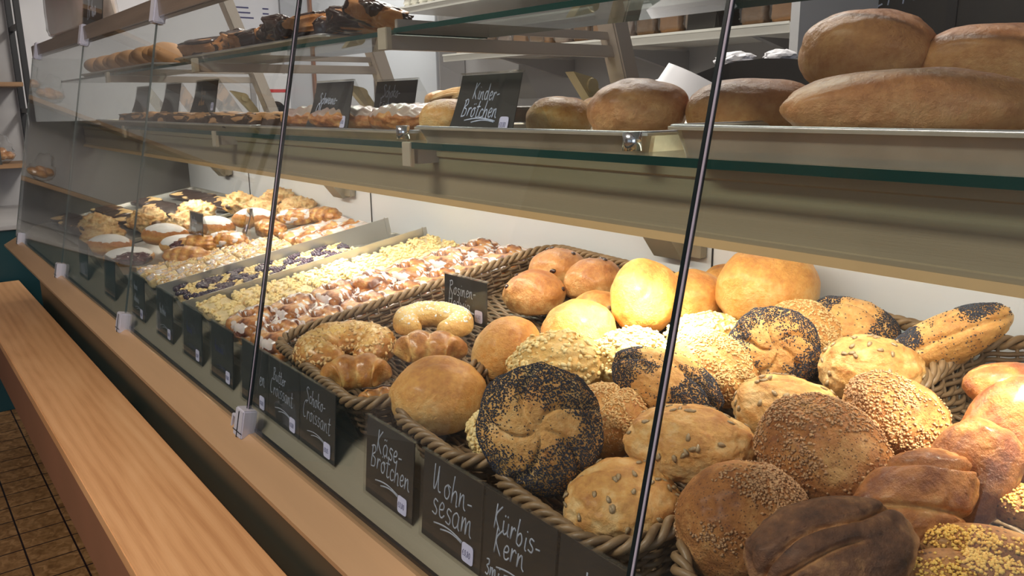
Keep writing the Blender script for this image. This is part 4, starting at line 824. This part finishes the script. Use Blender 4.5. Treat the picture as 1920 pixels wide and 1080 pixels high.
def mk_bee(t, k):
    n, Fc = ico(5); V = slabn(n, .125, .080, .030, .6); V[:, 2] += (n[:, 2] > .1)*(.006*fbm(V*1000, .035, 3, k))
    put('pastry', mesh('cb', V, Fc, 'crust_bun', True, np.clip(.20+.45*fbm(V*1000, .04, 3, k), 0, 1)), t)
    patch(V, Fc, .8*fbm(V*1000, .05, 2, k+5)-.05-(n[:, 2] < .35)*2, .0009, 'icing', 'icing', t)
get = family(mk_bee, 3)
rows(get, 'glazed_strudel', 'glazed golden strudel piece behind almond slices', 'pastry', 'glazed strudel pieces behind the almond slices', -2.20, -1.96, -2.165, -1.93, 2, 3, .022, -6, .87, 1.05, .003)
# steel partitions and the trays beneath the cakes
def wallbar(label, x0, x1, h, y0=.49, y1=1.075):
    t = thing('steel_partition', label, 'partition', (x0, y0, DZ(y0)), (R(10), 0, math.atan2(-(x1-x0), y1-y0)), 'steel partitions between the cake trays')
    Lg = math.hypot(x1-x0, y1-y0)/math.cos(R(10)); put('sheet', MB().prism([(0, 0), (Lg, 0), (Lg, h), (0, h*.8)], -.0012, .0012).mesh('s', 'steel'), t)
    put('end_fold', MB().box(-.0012, .004, Lg-.012, Lg-.010, 0, h*1.05).mesh('f', 'steel'), t)
wallbar('steel partition between the blueberry and the yellow crumble cake', -1.785, -1.705, .052)
wallbar('steel partition between the almond slices and the blueberry cake', -1.982, -1.895, .056)
wallbar('low steel partition between crumble cake and iced buns', -1.580, -1.522, .030)
wallbar('low steel partition between the doughnuts and the almond slices', -2.305, -2.215, .022)
for lab, xa, xb, yw in (('steel tray under the iced buns', -1.55, -1.275, -4), ('steel tray under the yellow crumble cake', -1.735, -1.568, -6), ('steel tray under the blueberry cake', -1.938, -1.765, -6), ('steel tray under the almond slices', -2.25, -1.965, -6), ('steel tray under the doughnuts', -2.72, -2.275, -5), ('steel tray at the far end under the dark biscuits', -3.62, -2.79, 0)):
    tray(lab, (xa+xb)/2, .785, DZ(.785)+.004, xb-xa-.014, .59, .010, (R(10), 0, R(yw)), 'steel', 'cake trays on the display bed', rim=.003, flare=.004)
# ------------------------------------------------------------------ far left: doughnuts, macaroons, choc slices, croissants
def mk_dough(t, k):
    n, Fc = ico(5); V = lump(n, 500+k, .068, .036, .034, .04, .85); band = np.exp(-((n[:, 2]+.05)/.16)**2)
    put('doughnut_body', mesh('d', V, Fc, 'crust_plain', True, np.clip(.40+.35*(n[:, 2] > -.9)-.42*band+.15*n[:, 2], 0, 1)), t)
    patch(V, Fc, n[:, 2]-.50+.10*fbm(n, 5, 2, k), .0010, 'powdered_sugar', 'sugar', t)
get = family(mk_dough, 3)
DN = [(-2.63, .52, 'sugared doughnut at the front corner of the doughnut tray'), (-2.56, .665, 'sugared doughnut behind the front corner one'), (-2.47, .78, 'sugared doughnut in the middle of the back row'), (-2.42, .895, 'sugared doughnut half behind the small blackboard card')]
DZD = .034
for i, (x, y, lab) in enumerate(DN): get(i, 'sugared_doughnut', lab, 'doughnut', (x, y, DZ(y)+DZD+.012), (R(10), R(4), R(80-5*i)), 'plain sugared doughnuts')
def mk_jam(t, k):
    n, Fc = ico(5); V = lump(n, 520+k, .066, .036, .026, .04, .8)
    put('doughnut_body', mesh('d', V, Fc, 'crust_plain', True, np.clip(.45+.1*n[:, 2], 0, 1)), t)
    patch(V, Fc, n[:, 2]-.30+.06*fbm(n, 5, 2, k), .0010, 'powdered_sugar', 'sugar', t)
    W = lump(n, 530+k, .044, .020, .017, .18, .8)*(1+.18*fbm(n, 4, 2, k))[:, None]+np.array([.012, -.030, .006]); put('jam_filling', mesh('j', W, Fc, 'jam'), t)
get = family(mk_jam, 2)
for i, (x, y, lab) in enumerate([(-2.42, .525, 'doughnut with dark jam oozing out, at the tray front'), (-2.385, .665, 'doughnut with dark jam oozing out, below the small blackboard card')]):
    get(i, 'jam_doughnut', lab, 'doughnut', (x, y, DZ(y)+DZD+.006), (R(14), 0, R(72-6*i)), 'jam doughnuts')
def mk_mac(t, k):
    n, Fc = ico(5); th = np.arctan2(n[:, 1], n[:, 0]); V = lump(n, 540+k, .066, .050, .038, .14, .7)
    V *= (1+.04*np.sin(n[:, 0]*30+n[:, 1]*12+k+2*fbm(n, 3, 1, k))*smooth(n[:, 2], -.4, .2)+.16*fbm(n, 5, 4, k))[:, None]
    put('biscuit_body', mesh('m', V, Fc, 'crust_cake', True, np.clip(.62+.50*fbm(n, 5, 4, k), 0, 1)), t)
    if k != 2:
        for s in (-1, 1):
            W = ico(3)[0]*np.array([.016, .013, .009])*(1+.25*fbm(ico(3)[0], 3, 2, k+s))[:, None]+np.array([s*.040+.012, -.034, .000]); put('chocolate_tip', mesh('c', W, ico(3)[1], 'choc_dull'), t)
get = family(mk_mac, 3)
MC = [(-3.02, .57), (-2.88, .70), (-2.78, .83), (-2.70, .96), (-2.60, 1.05), (-2.86, .55), (-2.68, .76), (-2.52, .96), (-2.44, 1.045)]
ML = ['at the front left of the heap', 'second from the front in the left row', 'in the middle of the left row', 'fourth along the left row', 'highest at the white back panel', 'behind the front corner doughnut', 'behind the middle doughnut', 'right of the small card, near the rear', 'last at the rear by the croissants']
for i, (x, y) in enumerate(MC): get(i, 'coconut_macaroon', 'golden ridged macaroon biscuit '+ML[i], 'biscuit', (x, y, DZ(y)+.034+(.014 if i < 5 else 0)), (R(10+6*math.sin(i)), R(8*math.cos(i*2)), R(35+20*math.sin(i*3))), 'ridged macaroon biscuits with chocolate tips')
def mk_puff(t, k):
    n, Fc = ico(5); V = lump(n, 560+k, .072, .034, .026, .07, .7); V *= (1+.05*np.sin(n[:, 0]*16+k)*smooth(n[:, 2], -.2, .3)+.05*fbm(n, 4, 3, k))[:, None]
    put('pastry', mesh('p', V, Fc, 'crust_butter', True, np.clip(.50+.22*fbm(n, 4, 3, k)+.15*np.sin(n[:, 0]*16+k), 0, 1)), t)
    if k == 0: patch(V, Fc, fbm(n, 2.5, 2, 8)+n[:, 2]*.5-.4, .001, 'icing', 'icing', t)
get = family(mk_puff, 3)
PF = [(-2.28, .76, 'golden puff pastry right of the small blackboard card'), (-2.24, .63, 'golden puff pastry in front of the almond tray corner'), (-2.27, .88, 'golden puff pastry under the tilted grey card'), (-2.32, .99, 'ridged golden pastry behind the tilted grey card'), (-2.24, 1.04, 'ridged croissant at the rear corner near the back panel'), (-2.33, .70, 'glazed pastry between jam doughnut and almond slices')]
for i, (x, y, lab) in enumerate(PF): get(i, 'puff_pastry', lab, 'pastry', (x, y, DZ(y)+.036), (R(10), 0, R((25, 40, 10, 30, 15, 50)[i])), 'golden puff pastries')
def mk_bar(t, k):
    n, Fc = ico(4); V = slabn(n, .15, .085, .016); V[:, 2] += (n[:, 2] > .1)*.0025*fbm(V*1000, .04, 3, k)
    put('biscuit_bar', mesh('b', V, Fc, 'choc'), t)
    W = V.copy(); patch(V, Fc, fbm(V*1000, .018, 2, k+2)*.8-.16-(n[:, 2] < .3)*2, .0016, 'almond_topping', 'almond_flake', t)
get = family(mk_bar, 3)
i = 0
for a, x in enumerate((-3.56, -3.38, -3.20, -3.03)):
    for b_, y in enumerate((.56, .70, .84, .98)):
        if x > -3.1 and y < .7: continue
        get(i, 'chocolate_bar', 'dark chocolate slice with pale topping, %s from the far end, %s from the glass' % (ORD[a], ORD[b_]), 'chocolate slice', (x+.05*b_, y, DZ(y)+.022), (R(10), 0, R(8)), 'dark chocolate slices at the far end'); i += 1

# ------------------------------------------------------------------ goods on the glass shelves
def mk_flor(t, k):
    n, Fc = ico(5); V = slabn(n, .110, .080, .040, .55); V *= (1+.16*fbm(n, 2.6, 3, k)+.04*fbm(n, 8, 2, k))[:, None]
    put('nut_base', mesh('f', V, Fc, 'nut_orange'), t)
    patch(V, Fc, .10+.9*fbm(n, 1.6, 2, k+11)-.3*n[:, 0], .0020, 'chocolate_coating', 'choc', t)
get = family(mk_flor, 4)
for i in range(10):
    x = -1.245-.098*i; y = .70+.02*(i % 3)
    get(i, 'florentine', 'chocolate coated nut florentine, %s from the arm bracket on the upper shelf' % ORD[i], 'florentine', (x, y, .146), (R(-12+8*(i % 3)), R(14-9*(i % 4)), R(25*i)), 'florentines on the upper glass shelf')
def mk_cook(t, k):
    n, Fc = ico(4); V = lump(n, 600+k, .055, .040, .018, .08, .7)
    put('cookie', mesh('c', V, Fc, 'biscuit'), t); patch(V, Fc, fbm(n, 2, 2, k)+n[:, 0]*.6-.55, .001, 'chocolate_drop', 'choc_dull', t)
get = family(mk_cook, 3)
for i in range(11):
    get(i, 'cookie', 'pale brown cookie leaning in the row, %s from the right on the upper shelf' % ORD[i], 'cookie', (-2.50-.085*i, .71+.01*(i % 2), .150), (R(50), R(10), R(60+8*(i % 3))), 'cookies on the upper glass shelf')
def mk_square(t, k):
    n, Fc = ico(4); V = slabn(n, .105, .085, .034, .5); V *= (1+.22*fbm(n, 3, 3, k))[:, None]
    put('biscuit_square', mesh('s', V, Fc, 'choc_dull'), t); patch(V, Fc, .7*fbm(n, 3, 2, k+4)+n[:, 2]*.6-.35, .0015, 'nut_topping', 'biscuit', t)
get = family(mk_square, 4)
for i in range(12):
    get(i, 'nut_square', 'dark chocolate nut square, %s from the second glass joint on the middle shelf' % ORD[i], 'nut square', (-1.73-.118*i, .735+.01*(i % 2), -.034), (0, R(4-4*(i % 3)), R(12*(i % 4))), 'chocolate nut squares on the middle shelf')
def mk_ear(t, k):
    n, Fc = ico(5); V = lump(n, 620+k, .085, .045, .024, .06, .7); V[:, 2] += .0025*np.sin(n[:, 0]*24+k)*smooth(n[:, 2], 0, .4); V *= (1+.04*fbm(n, 4, 3, k))[:, None]
    put('pastry', mesh('e', V, Fc, 'crust_bun', True, np.clip(.45+.3*fbm(n, 3, 3, k), 0, 1)), t)
    patch(V, Fc, n[:, 2]-.35+.25*fbm(n, 3, 2, k), .0008, 'powdered_sugar', 'pink_bag', t)
get = family(mk_ear, 3)
for i, (x, y, z, s) in enumerate([(-1.235, .735, -.026, 'right of the Schweine-Ohren card'), (-1.29, .79, -.024, 'between the two tent cards'), (-1.42, .725, -.026, 'hidden behind the Schweine-Ohren card'), (-1.56, .735, -.026, 'left of the Schweine-Ohren card'), (-1.29, .875, -.02, 'under the Schoko-Fächer card')]):
    get(i, 'palmier', 'reddish brown frosted pastry '+s, 'pastry', (x, y, z), (0, 0, R(8+12*i)), 'frosted pastries on the middle shelf')
def mk_slab(t, k): 
    n, Fc = ico(4); V = slabn(n, .13, .09, .03, .4); V *= (1+.03*fbm(n, 4, 2, k))[:, None]; put('cake', mesh('s', V, Fc, 'choc'), t)
get = family(mk_slab, 2)
for i, x in enumerate((-1.46, -1.62, -1.30, -1.14, -1.80)): get(i, 'chocolate_cake_slice', 'flat dark chocolate cake slice, %s' % ('behind the Schweine-Ohren card', 'left behind the Schweine-Ohren card', 'behind the Schoko-Fächer card', 'right behind the Schoko-Fächer card', 'behind the second glass joint')[i], 'cake slice', (x, .945, -.020), (0, 0, R(3*i)), 'dark cake slices at the back of the middle shelf')
def mk_straw(t, k):
    b = MB()
    for q in range(9): b.tube([(-.06+.12*s/8, -.03+.008*q+.003*math.sin(s), .012*math.sin(q*.4)+.014*math.sin(math.pi*s/8)) for s in range(9)], .0048, 6)
    put('fan', b.mesh('fan', 'almond_flake', True), t)
get = family(mk_straw, 1)
for i, (x, y) in enumerate(((-1.36, 1.0), (-1.47, 1.02))): get(i, 'puff_fan', ('pale layered puff fan between the two tent cards', 'pale layered puff fan behind the curled tent card')[i], 'pastry', (x, y, .006), (0, 0, R(30)), 'pale puff fans')

# ------------------------------------------------------------------ behind the counter
u = thing('wall_shelf_unit', 'white wall shelf unit with bagged bakery goods behind the counter', 'shelf unit', (0, 0, 0))
def wshelf(x0, x1, z, y0=1.9, lip=.026):
    return put('shelf_board', MB().prism([(y0, z), (y0, z-lip), (y0+.008, z-lip), (y0+.008, z-.010), (2.34, z-.010), (2.34, z)], x0, x1).box(x0, x1, y0-.004, y0, z-.004, z+.003).mesh('ws', 'cream_metal'), u)
wshelf(-2.86, -1.25, .195); wshelf(-2.60, -1.25, .300); wshelf(-3.28, -1.25, .410); wshelf(-3.28, -1.25, .62)
put('side_panel', boxmesh('sp', -1.235, -1.21, 1.88, 2.34, .055, .9, 'white_wall'), u)
put('rear_sheet', boxmesh('rs', -2.9, -1.24, 2.33, 2.345, .02, .9, 'grey_white'), u)
for x in (-2.55, -1.95, -1.40): put('shelf_bracket', MB().prism([(1.95, .17), (2.33, .17), (2.33, .10), (2.28, .10)], x, x+.02).mesh('b', 'grey_white'), u)
def mk_bag(t, k):
    n, Fc = ico(4); V = slabn(n, .085, .05, .062, .6); V *= (1+.06*fbm(n, 3, 2, k))[:, None]
    put('biscuits', mesh('g', V*.92, Fc, ('biscuit', 'shelf_wood', 'pink_bag')[k]), t)
    W = V*np.array([1.05, 1.1, 1.0])*(1+.06*fbm(n, 7, 2, k+5))[:, None]; W[:, 2] += .010; put('clear_bag', mesh('w', W, Fc, 'bag_film'), t)
get = family(mk_bag, 3)
for i in range(10): get(i, 'biscuit_bag', 'clear bag of brown biscuits, %s from the white side panel' % ORD[i], 'bag', (-1.305-.098*i-(.10 if i > 1 else 0), 1.97, .230), (0, 0, 0), 'bags of biscuits on the wall shelf')
for i in range(6): get(i+2, 'sweets_box', 'small pinkish bag of sweets, %s from the left end of the wall shelf' % ORD[i], 'bag', (-2.79+.095*i, 1.96, .223), (0, 0, 0), 'pinkish bags at the left of the wall shelf')
for i in range(9): get(i, 'gift_bag', 'wrapped goods bag on the upper wall shelf, %s from the right' % ORD[i], 'bag', (-1.40-.13*i, 2.0, .447), (0, 0, 0), 'bags on the upper wall shelf')
card('dark green card between the biscuit bags on the wall shelf', (-1.60, 1.915, .196), .10, .06, [], lean=5, under=False, stick=False, tent=.02)
for i in range(7):
    b = MB()
    for q in range(3): b.tube([(0, 0, .0+.022*q), (0, 0, .024+.022*q)], [.024, .016], 12, up=(0, 1, 0))
    thing('paper_cup_stack', 'small stack of pale paper cups, %s from the left on the upper wall shelf' % ORD[i], 'cup stack', (-3.23+.062*i, 1.97, .412), group='stacks of pale cups', me=b.mesh('cup', 'cream_metal', True))
def sheet(name, label, cat, pts, wd, mat, loc, rot=(0, 0, 0)):
    b = MB(); V = []; n = len(pts)
    for th in (0, .0006):
        for x, z in pts: V += [(x, -wd/2, z+th), (x, wd/2, z+th)]
    Fc = []
    for i in range(n-1): a = 2*i; Fc += [(a, a+1, a+3, a+2), (2*n+a, 2*n+a+2, 2*n+a+3, 2*n+a+1)]
    Fc += [(0, 2*n, 2*n+1, 1), (2*n-2, 2*n-1, 4*n-1, 4*n-2)]
    b.add(V, Fc); return thing(name, label, cat, loc, rot, me=b.mesh(name, mat, True))
sheet('paper_scrap', 'curled white paper scrap on the upper wall shelf', 'paper', [(-.08+.02*k, .018*math.sin(k*.8)+(.012 if k > 6 else 0)) for k in range(9)], .06, 'paper', (-1.78, 1.93, .325), (R(20), 0, 0))
sheet('paper_scrap', 'curled white paper scrap lying above the round shelf bun', 'paper', [(-.06+.015*k, .002*k*k*.25*(k > 3)-.004*k) for k in range(9)], .04, 'paper', (-1.27, 1.50, .052), (R(10), 0, 0))
# dark rounded counter scale with printed sheet
t = thing('counter_scale', 'black round topped machine behind the shelf breads', 'machine', (-1.02, 1.55, 0))
put('housing', MB().prism([(-.02, -.30), (.28, -.30), (.28, -.02), (.20, .02), (.06, .02), (-.02, -.03)], -.46, .40).mesh('h', 'black_metal', False, .004), t)
arc = [( .36*math.cos(R(a))-.02, -.12+.205*math.sin(R(a))) for a in range(0, 181, 10)]
put('curved_cover', MB().add([(x, y, z) for y in (-.06, .10) for x, z in arc], [(i, i+1, 19+i+1, 19+i) for i in range(18)]+[tuple(range(19))[::-1], tuple(range(19, 38))]).mesh('cc', 'black_metal', False), t)
sheet('printed_sheet', 'printed white sheet draped over the black machine', 'paper', [(-.11+.028*k, .040*math.sin(.5+k*.30)) for k in range(8)], .10, 'paper', (-1.19, 1.46, -.005), (R(64), R(22), 0))
for i, (x, s) in enumerate(((-1.13, .05), (-1.02, .035))):
    n, Fc = ico(3); thing('crumpled_paper', ('crumpled white paper on top of the black machine', 'smaller crumpled paper right of the other on the machine')[i], 'paper', (x, 1.52, .088), me=mesh('cp', n*np.array([s, .025, .016])*(1+.25*fbm(n, 3, 2, i))[:, None], Fc, 'paper', False))
put('counter_ledge', boxmesh('cl', -1.9, -.2, 1.46, 2.3, -.32, -.30, 'grey_white')).update_tag()
bpy.data.objects['counter_ledge']['label'] = 'pale work surface behind the display case'; bpy.data.objects['counter_ledge']['category'] = 'counter'
# chalkboard
t = thing('chalkboard', 'big black chalkboard with white chalk lettering behind the loaves', 'chalkboard', (0, 2.26, 0))
put('board_panel', boxmesh('bpn', -1.385, .6, .0, .02, -.10, .95, 'board'), t)
put('board_joint', boxmesh('bj', -1.02, -.995, -.006, .0, -.10, .95, 'black_metal'), t)
q, xe = strokes('MEHR', -1.33, .240, .13, rise=-.01); q2, _ = strokes('O', -1.345, .19, .055)
q += q2+[[(-.745, .20), (-.738, .205), (-.736, .213)], [(-.70, .20), (-.694, .206), (-.694, .214)], [(-.655, .196), (-.645, .200), (-.638, .196)], [(-.83, .16), (-.826, .185)]]
write(t, 'lettering', q, .0022, 'chalk', -.002)
# white cupboards on the back wall, left
for i, (x0, x1) in enumerate(((-5.15, -4.72), (-4.68, -3.96), (-3.90, -3.34))):
    t = thing('tall_cupboard', ('white cupboard in the corner by the dark post', 'white cupboard between the tan and the olive edge strips', 'white cupboard left of the wall shelf unit')[i], 'cupboard', (x0, 2.18, 0), group='white cupboards on the back wall'); W = x1-x0
    put('carcass', boxmesh('c', 0, W, .015, .165, -1.38, 1.2, 'white_wall', .002), t)
    for z0, z1 in ((-1.3, -.15), (-.14, .305), (.315, 1.18)): put('cupboard_door', boxmesh('d', .004, W-.004, 0, .015, z0, z1, 'white_panel', .002), t)
for x, m_, s in ((-4.70, 'fascia', 'tan'), (-3.93, 'brown_plank', 'olive')): thing('edge_strip', s+' vertical strip between the white cupboards', 'trim strip', (x, 2.18, 0), me=boxmesh('es', -.016, .016, -.01, .15, -1.38, 1.2, m_))
thing('corner_post', 'dark vertical post in the corner left of the cupboards', 'post', (-5.17, 2.30, 0), me=boxmesh('cp', -.018, .018, -.018, .018, -1.38, 1.44, 'black_metal', .002))
# left wall: notice, dispenser
t = thing('price_list', 'white price list sheet on the left wall', 'notice', (-5.193, 2.02, .50), (0, R(2), 0))
put('sheet', boxmesh('s', -.001, .001, -.17, .17, -.155, .20, 'paper'), t)
pl = MB()
for k, (y0, y1, z) in enumerate([(-.12, -.03, .10), (-.12, -.02, .07), (-.12, 0, .04), (-.12, .03, -.04), (-.12, .05, -.065), (-.12, -.01, -.11), (.06, .10, .10), (.06, .10, .07), (.07, .12, -.04)]): pl.box(.001, .002, y0, y1, z, z+.009)
put('printed_lines', pl.mesh('pl', 'ink'), t)
t = thing('wall_dispenser', 'white wall box with a red stripe and a round dark opening', 'dispenser', (-5.14, 2.10, .05))
put('box_body', boxmesh('b', -.055, .055, -.14, .12, -.25, .15, 'white_wall', .01), t); put('red_stripe', boxmesh('r', .055, .057, -.11, .06, .035, .055, 'red_print'), t)
put('round_opening', MB().tube([(.052, -.02, -.08), (.060, -.02, -.08)], .06, 24, up=(0, 0, 1)).mesh('ro', 'black_metal'), t)
# teal cabinet and rack at the left wall
t = thing('teal_cabinet', 'dark teal painted low cabinet beyond the end of the bench', 'cabinet', (0, 0, 0))
put('cabinet_body', boxmesh('cb', -5.19, -4.25, -1.8, 1.3, -1.38, -.535, 'teal', .003), t); put('cabinet_top', boxmesh('ct', -5.195, -4.24, -1.81, 1.31, -.535, -.515, 'grey_white', .003), t)
rk = thing('black_frame_rack', 'black framed rack with wooden shelves at the left wall', 'rack', (0, 0, 0))
for y in (-.9, .66):
    for x in (-5.15, -4.87): put('rack_post', boxmesh('p', x-.014, x+.014, y, y+.028, -.515, 1.3, 'black_metal', .002), rk)
    for z in (.40, -.02, -.44): put('rack_rung', boxmesh('r', -5.15, -4.87, y+.004, y+.022, z, z+.024, 'black_metal'), rk)
for z in (.64, .135, -.275): put('rack_shelf', boxmesh('s', -5.16, -4.86, -.9, .655, z-.022, z, 'shelf_wood', .002), rk)
put('rack_back', boxmesh('b', -5.19, -5.17, -.9, .66, -.515, 1.3, 'grey_white'), rk)
n, Fc = ico(4)
for i, (y, z, s) in enumerate(((.50, .16, 'at the right end of the rack\'s middle shelf'), (.40, .17, 'left of it on the rack\'s middle shelf'), (.28, .16, 'farther left on the rack\'s middle shelf'), (.52, -.25, 'at the right end of the rack\'s lower shelf'), (.20, -.25, 'on the rack\'s lower shelf behind the card'))):
    t = thing('pastry_bag', 'clear bag of pastries '+s, 'bag', (-4.97, y, z), group='bagged pastries on the rack')
    for q in range(4): put('pastry', mesh('p', n*np.array([.035, .030, .022])*(1+.1*fbm(n, 2, 2, i+q))[:, None], Fc, 'crust_raisin', True, .5+.3*n[:, 2]), t, (.02*math.sin(q*2.), .035*math.cos(q*1.6), .015+.02*(q > 1)))
    W = n*np.array([.07, .065, .055])*(1+.18*fbm(n, 3, 2, i))[:, None]; W[:, 2] += .03+np.where(n[:, 2] > .8, .04, 0); put('clear_bag', mesh('w', W, Fc, 'bag_film'), t)
tcd = card('small black price card on the lower rack shelf', (-4.86, .42, -.275), .13, .09, ['_~~~', '~~_~'], lean=5, yaw=90, tent=.03, pos=[(.02, .05, .035), (.02, .02, .03)], stick=False, under=False)
tcd.location.y = .38
# on top of the case
t = thing('paper_bag_stack', 'pinkish wrapped bag standing on the far top plank', 'bag', (-3.20, .63, .242))
n, Fc = ico(4); V = slabn(n, .62, .12, .20, .45); V *= (1+.05*fbm(n, 3, 2, 3))[:, None]; V[:, 2] += .10; put('bag_body', mesh('bb', V, Fc, 'pink_bag'), t); put('bag_film', mesh('bf', V*np.array([1.03, 1.1, 1.03]), Fc, 'bag_film'), t)
card('black card with chalk writing starting Br on the top plank', (-2.82, .56, .242), .26, .11, ['Br_~~'], lean=8, pos=[(.06, .02, .06)], stick=False, under=False, tent=.04, lw=.0016)
bpy.context.view_layer.update()
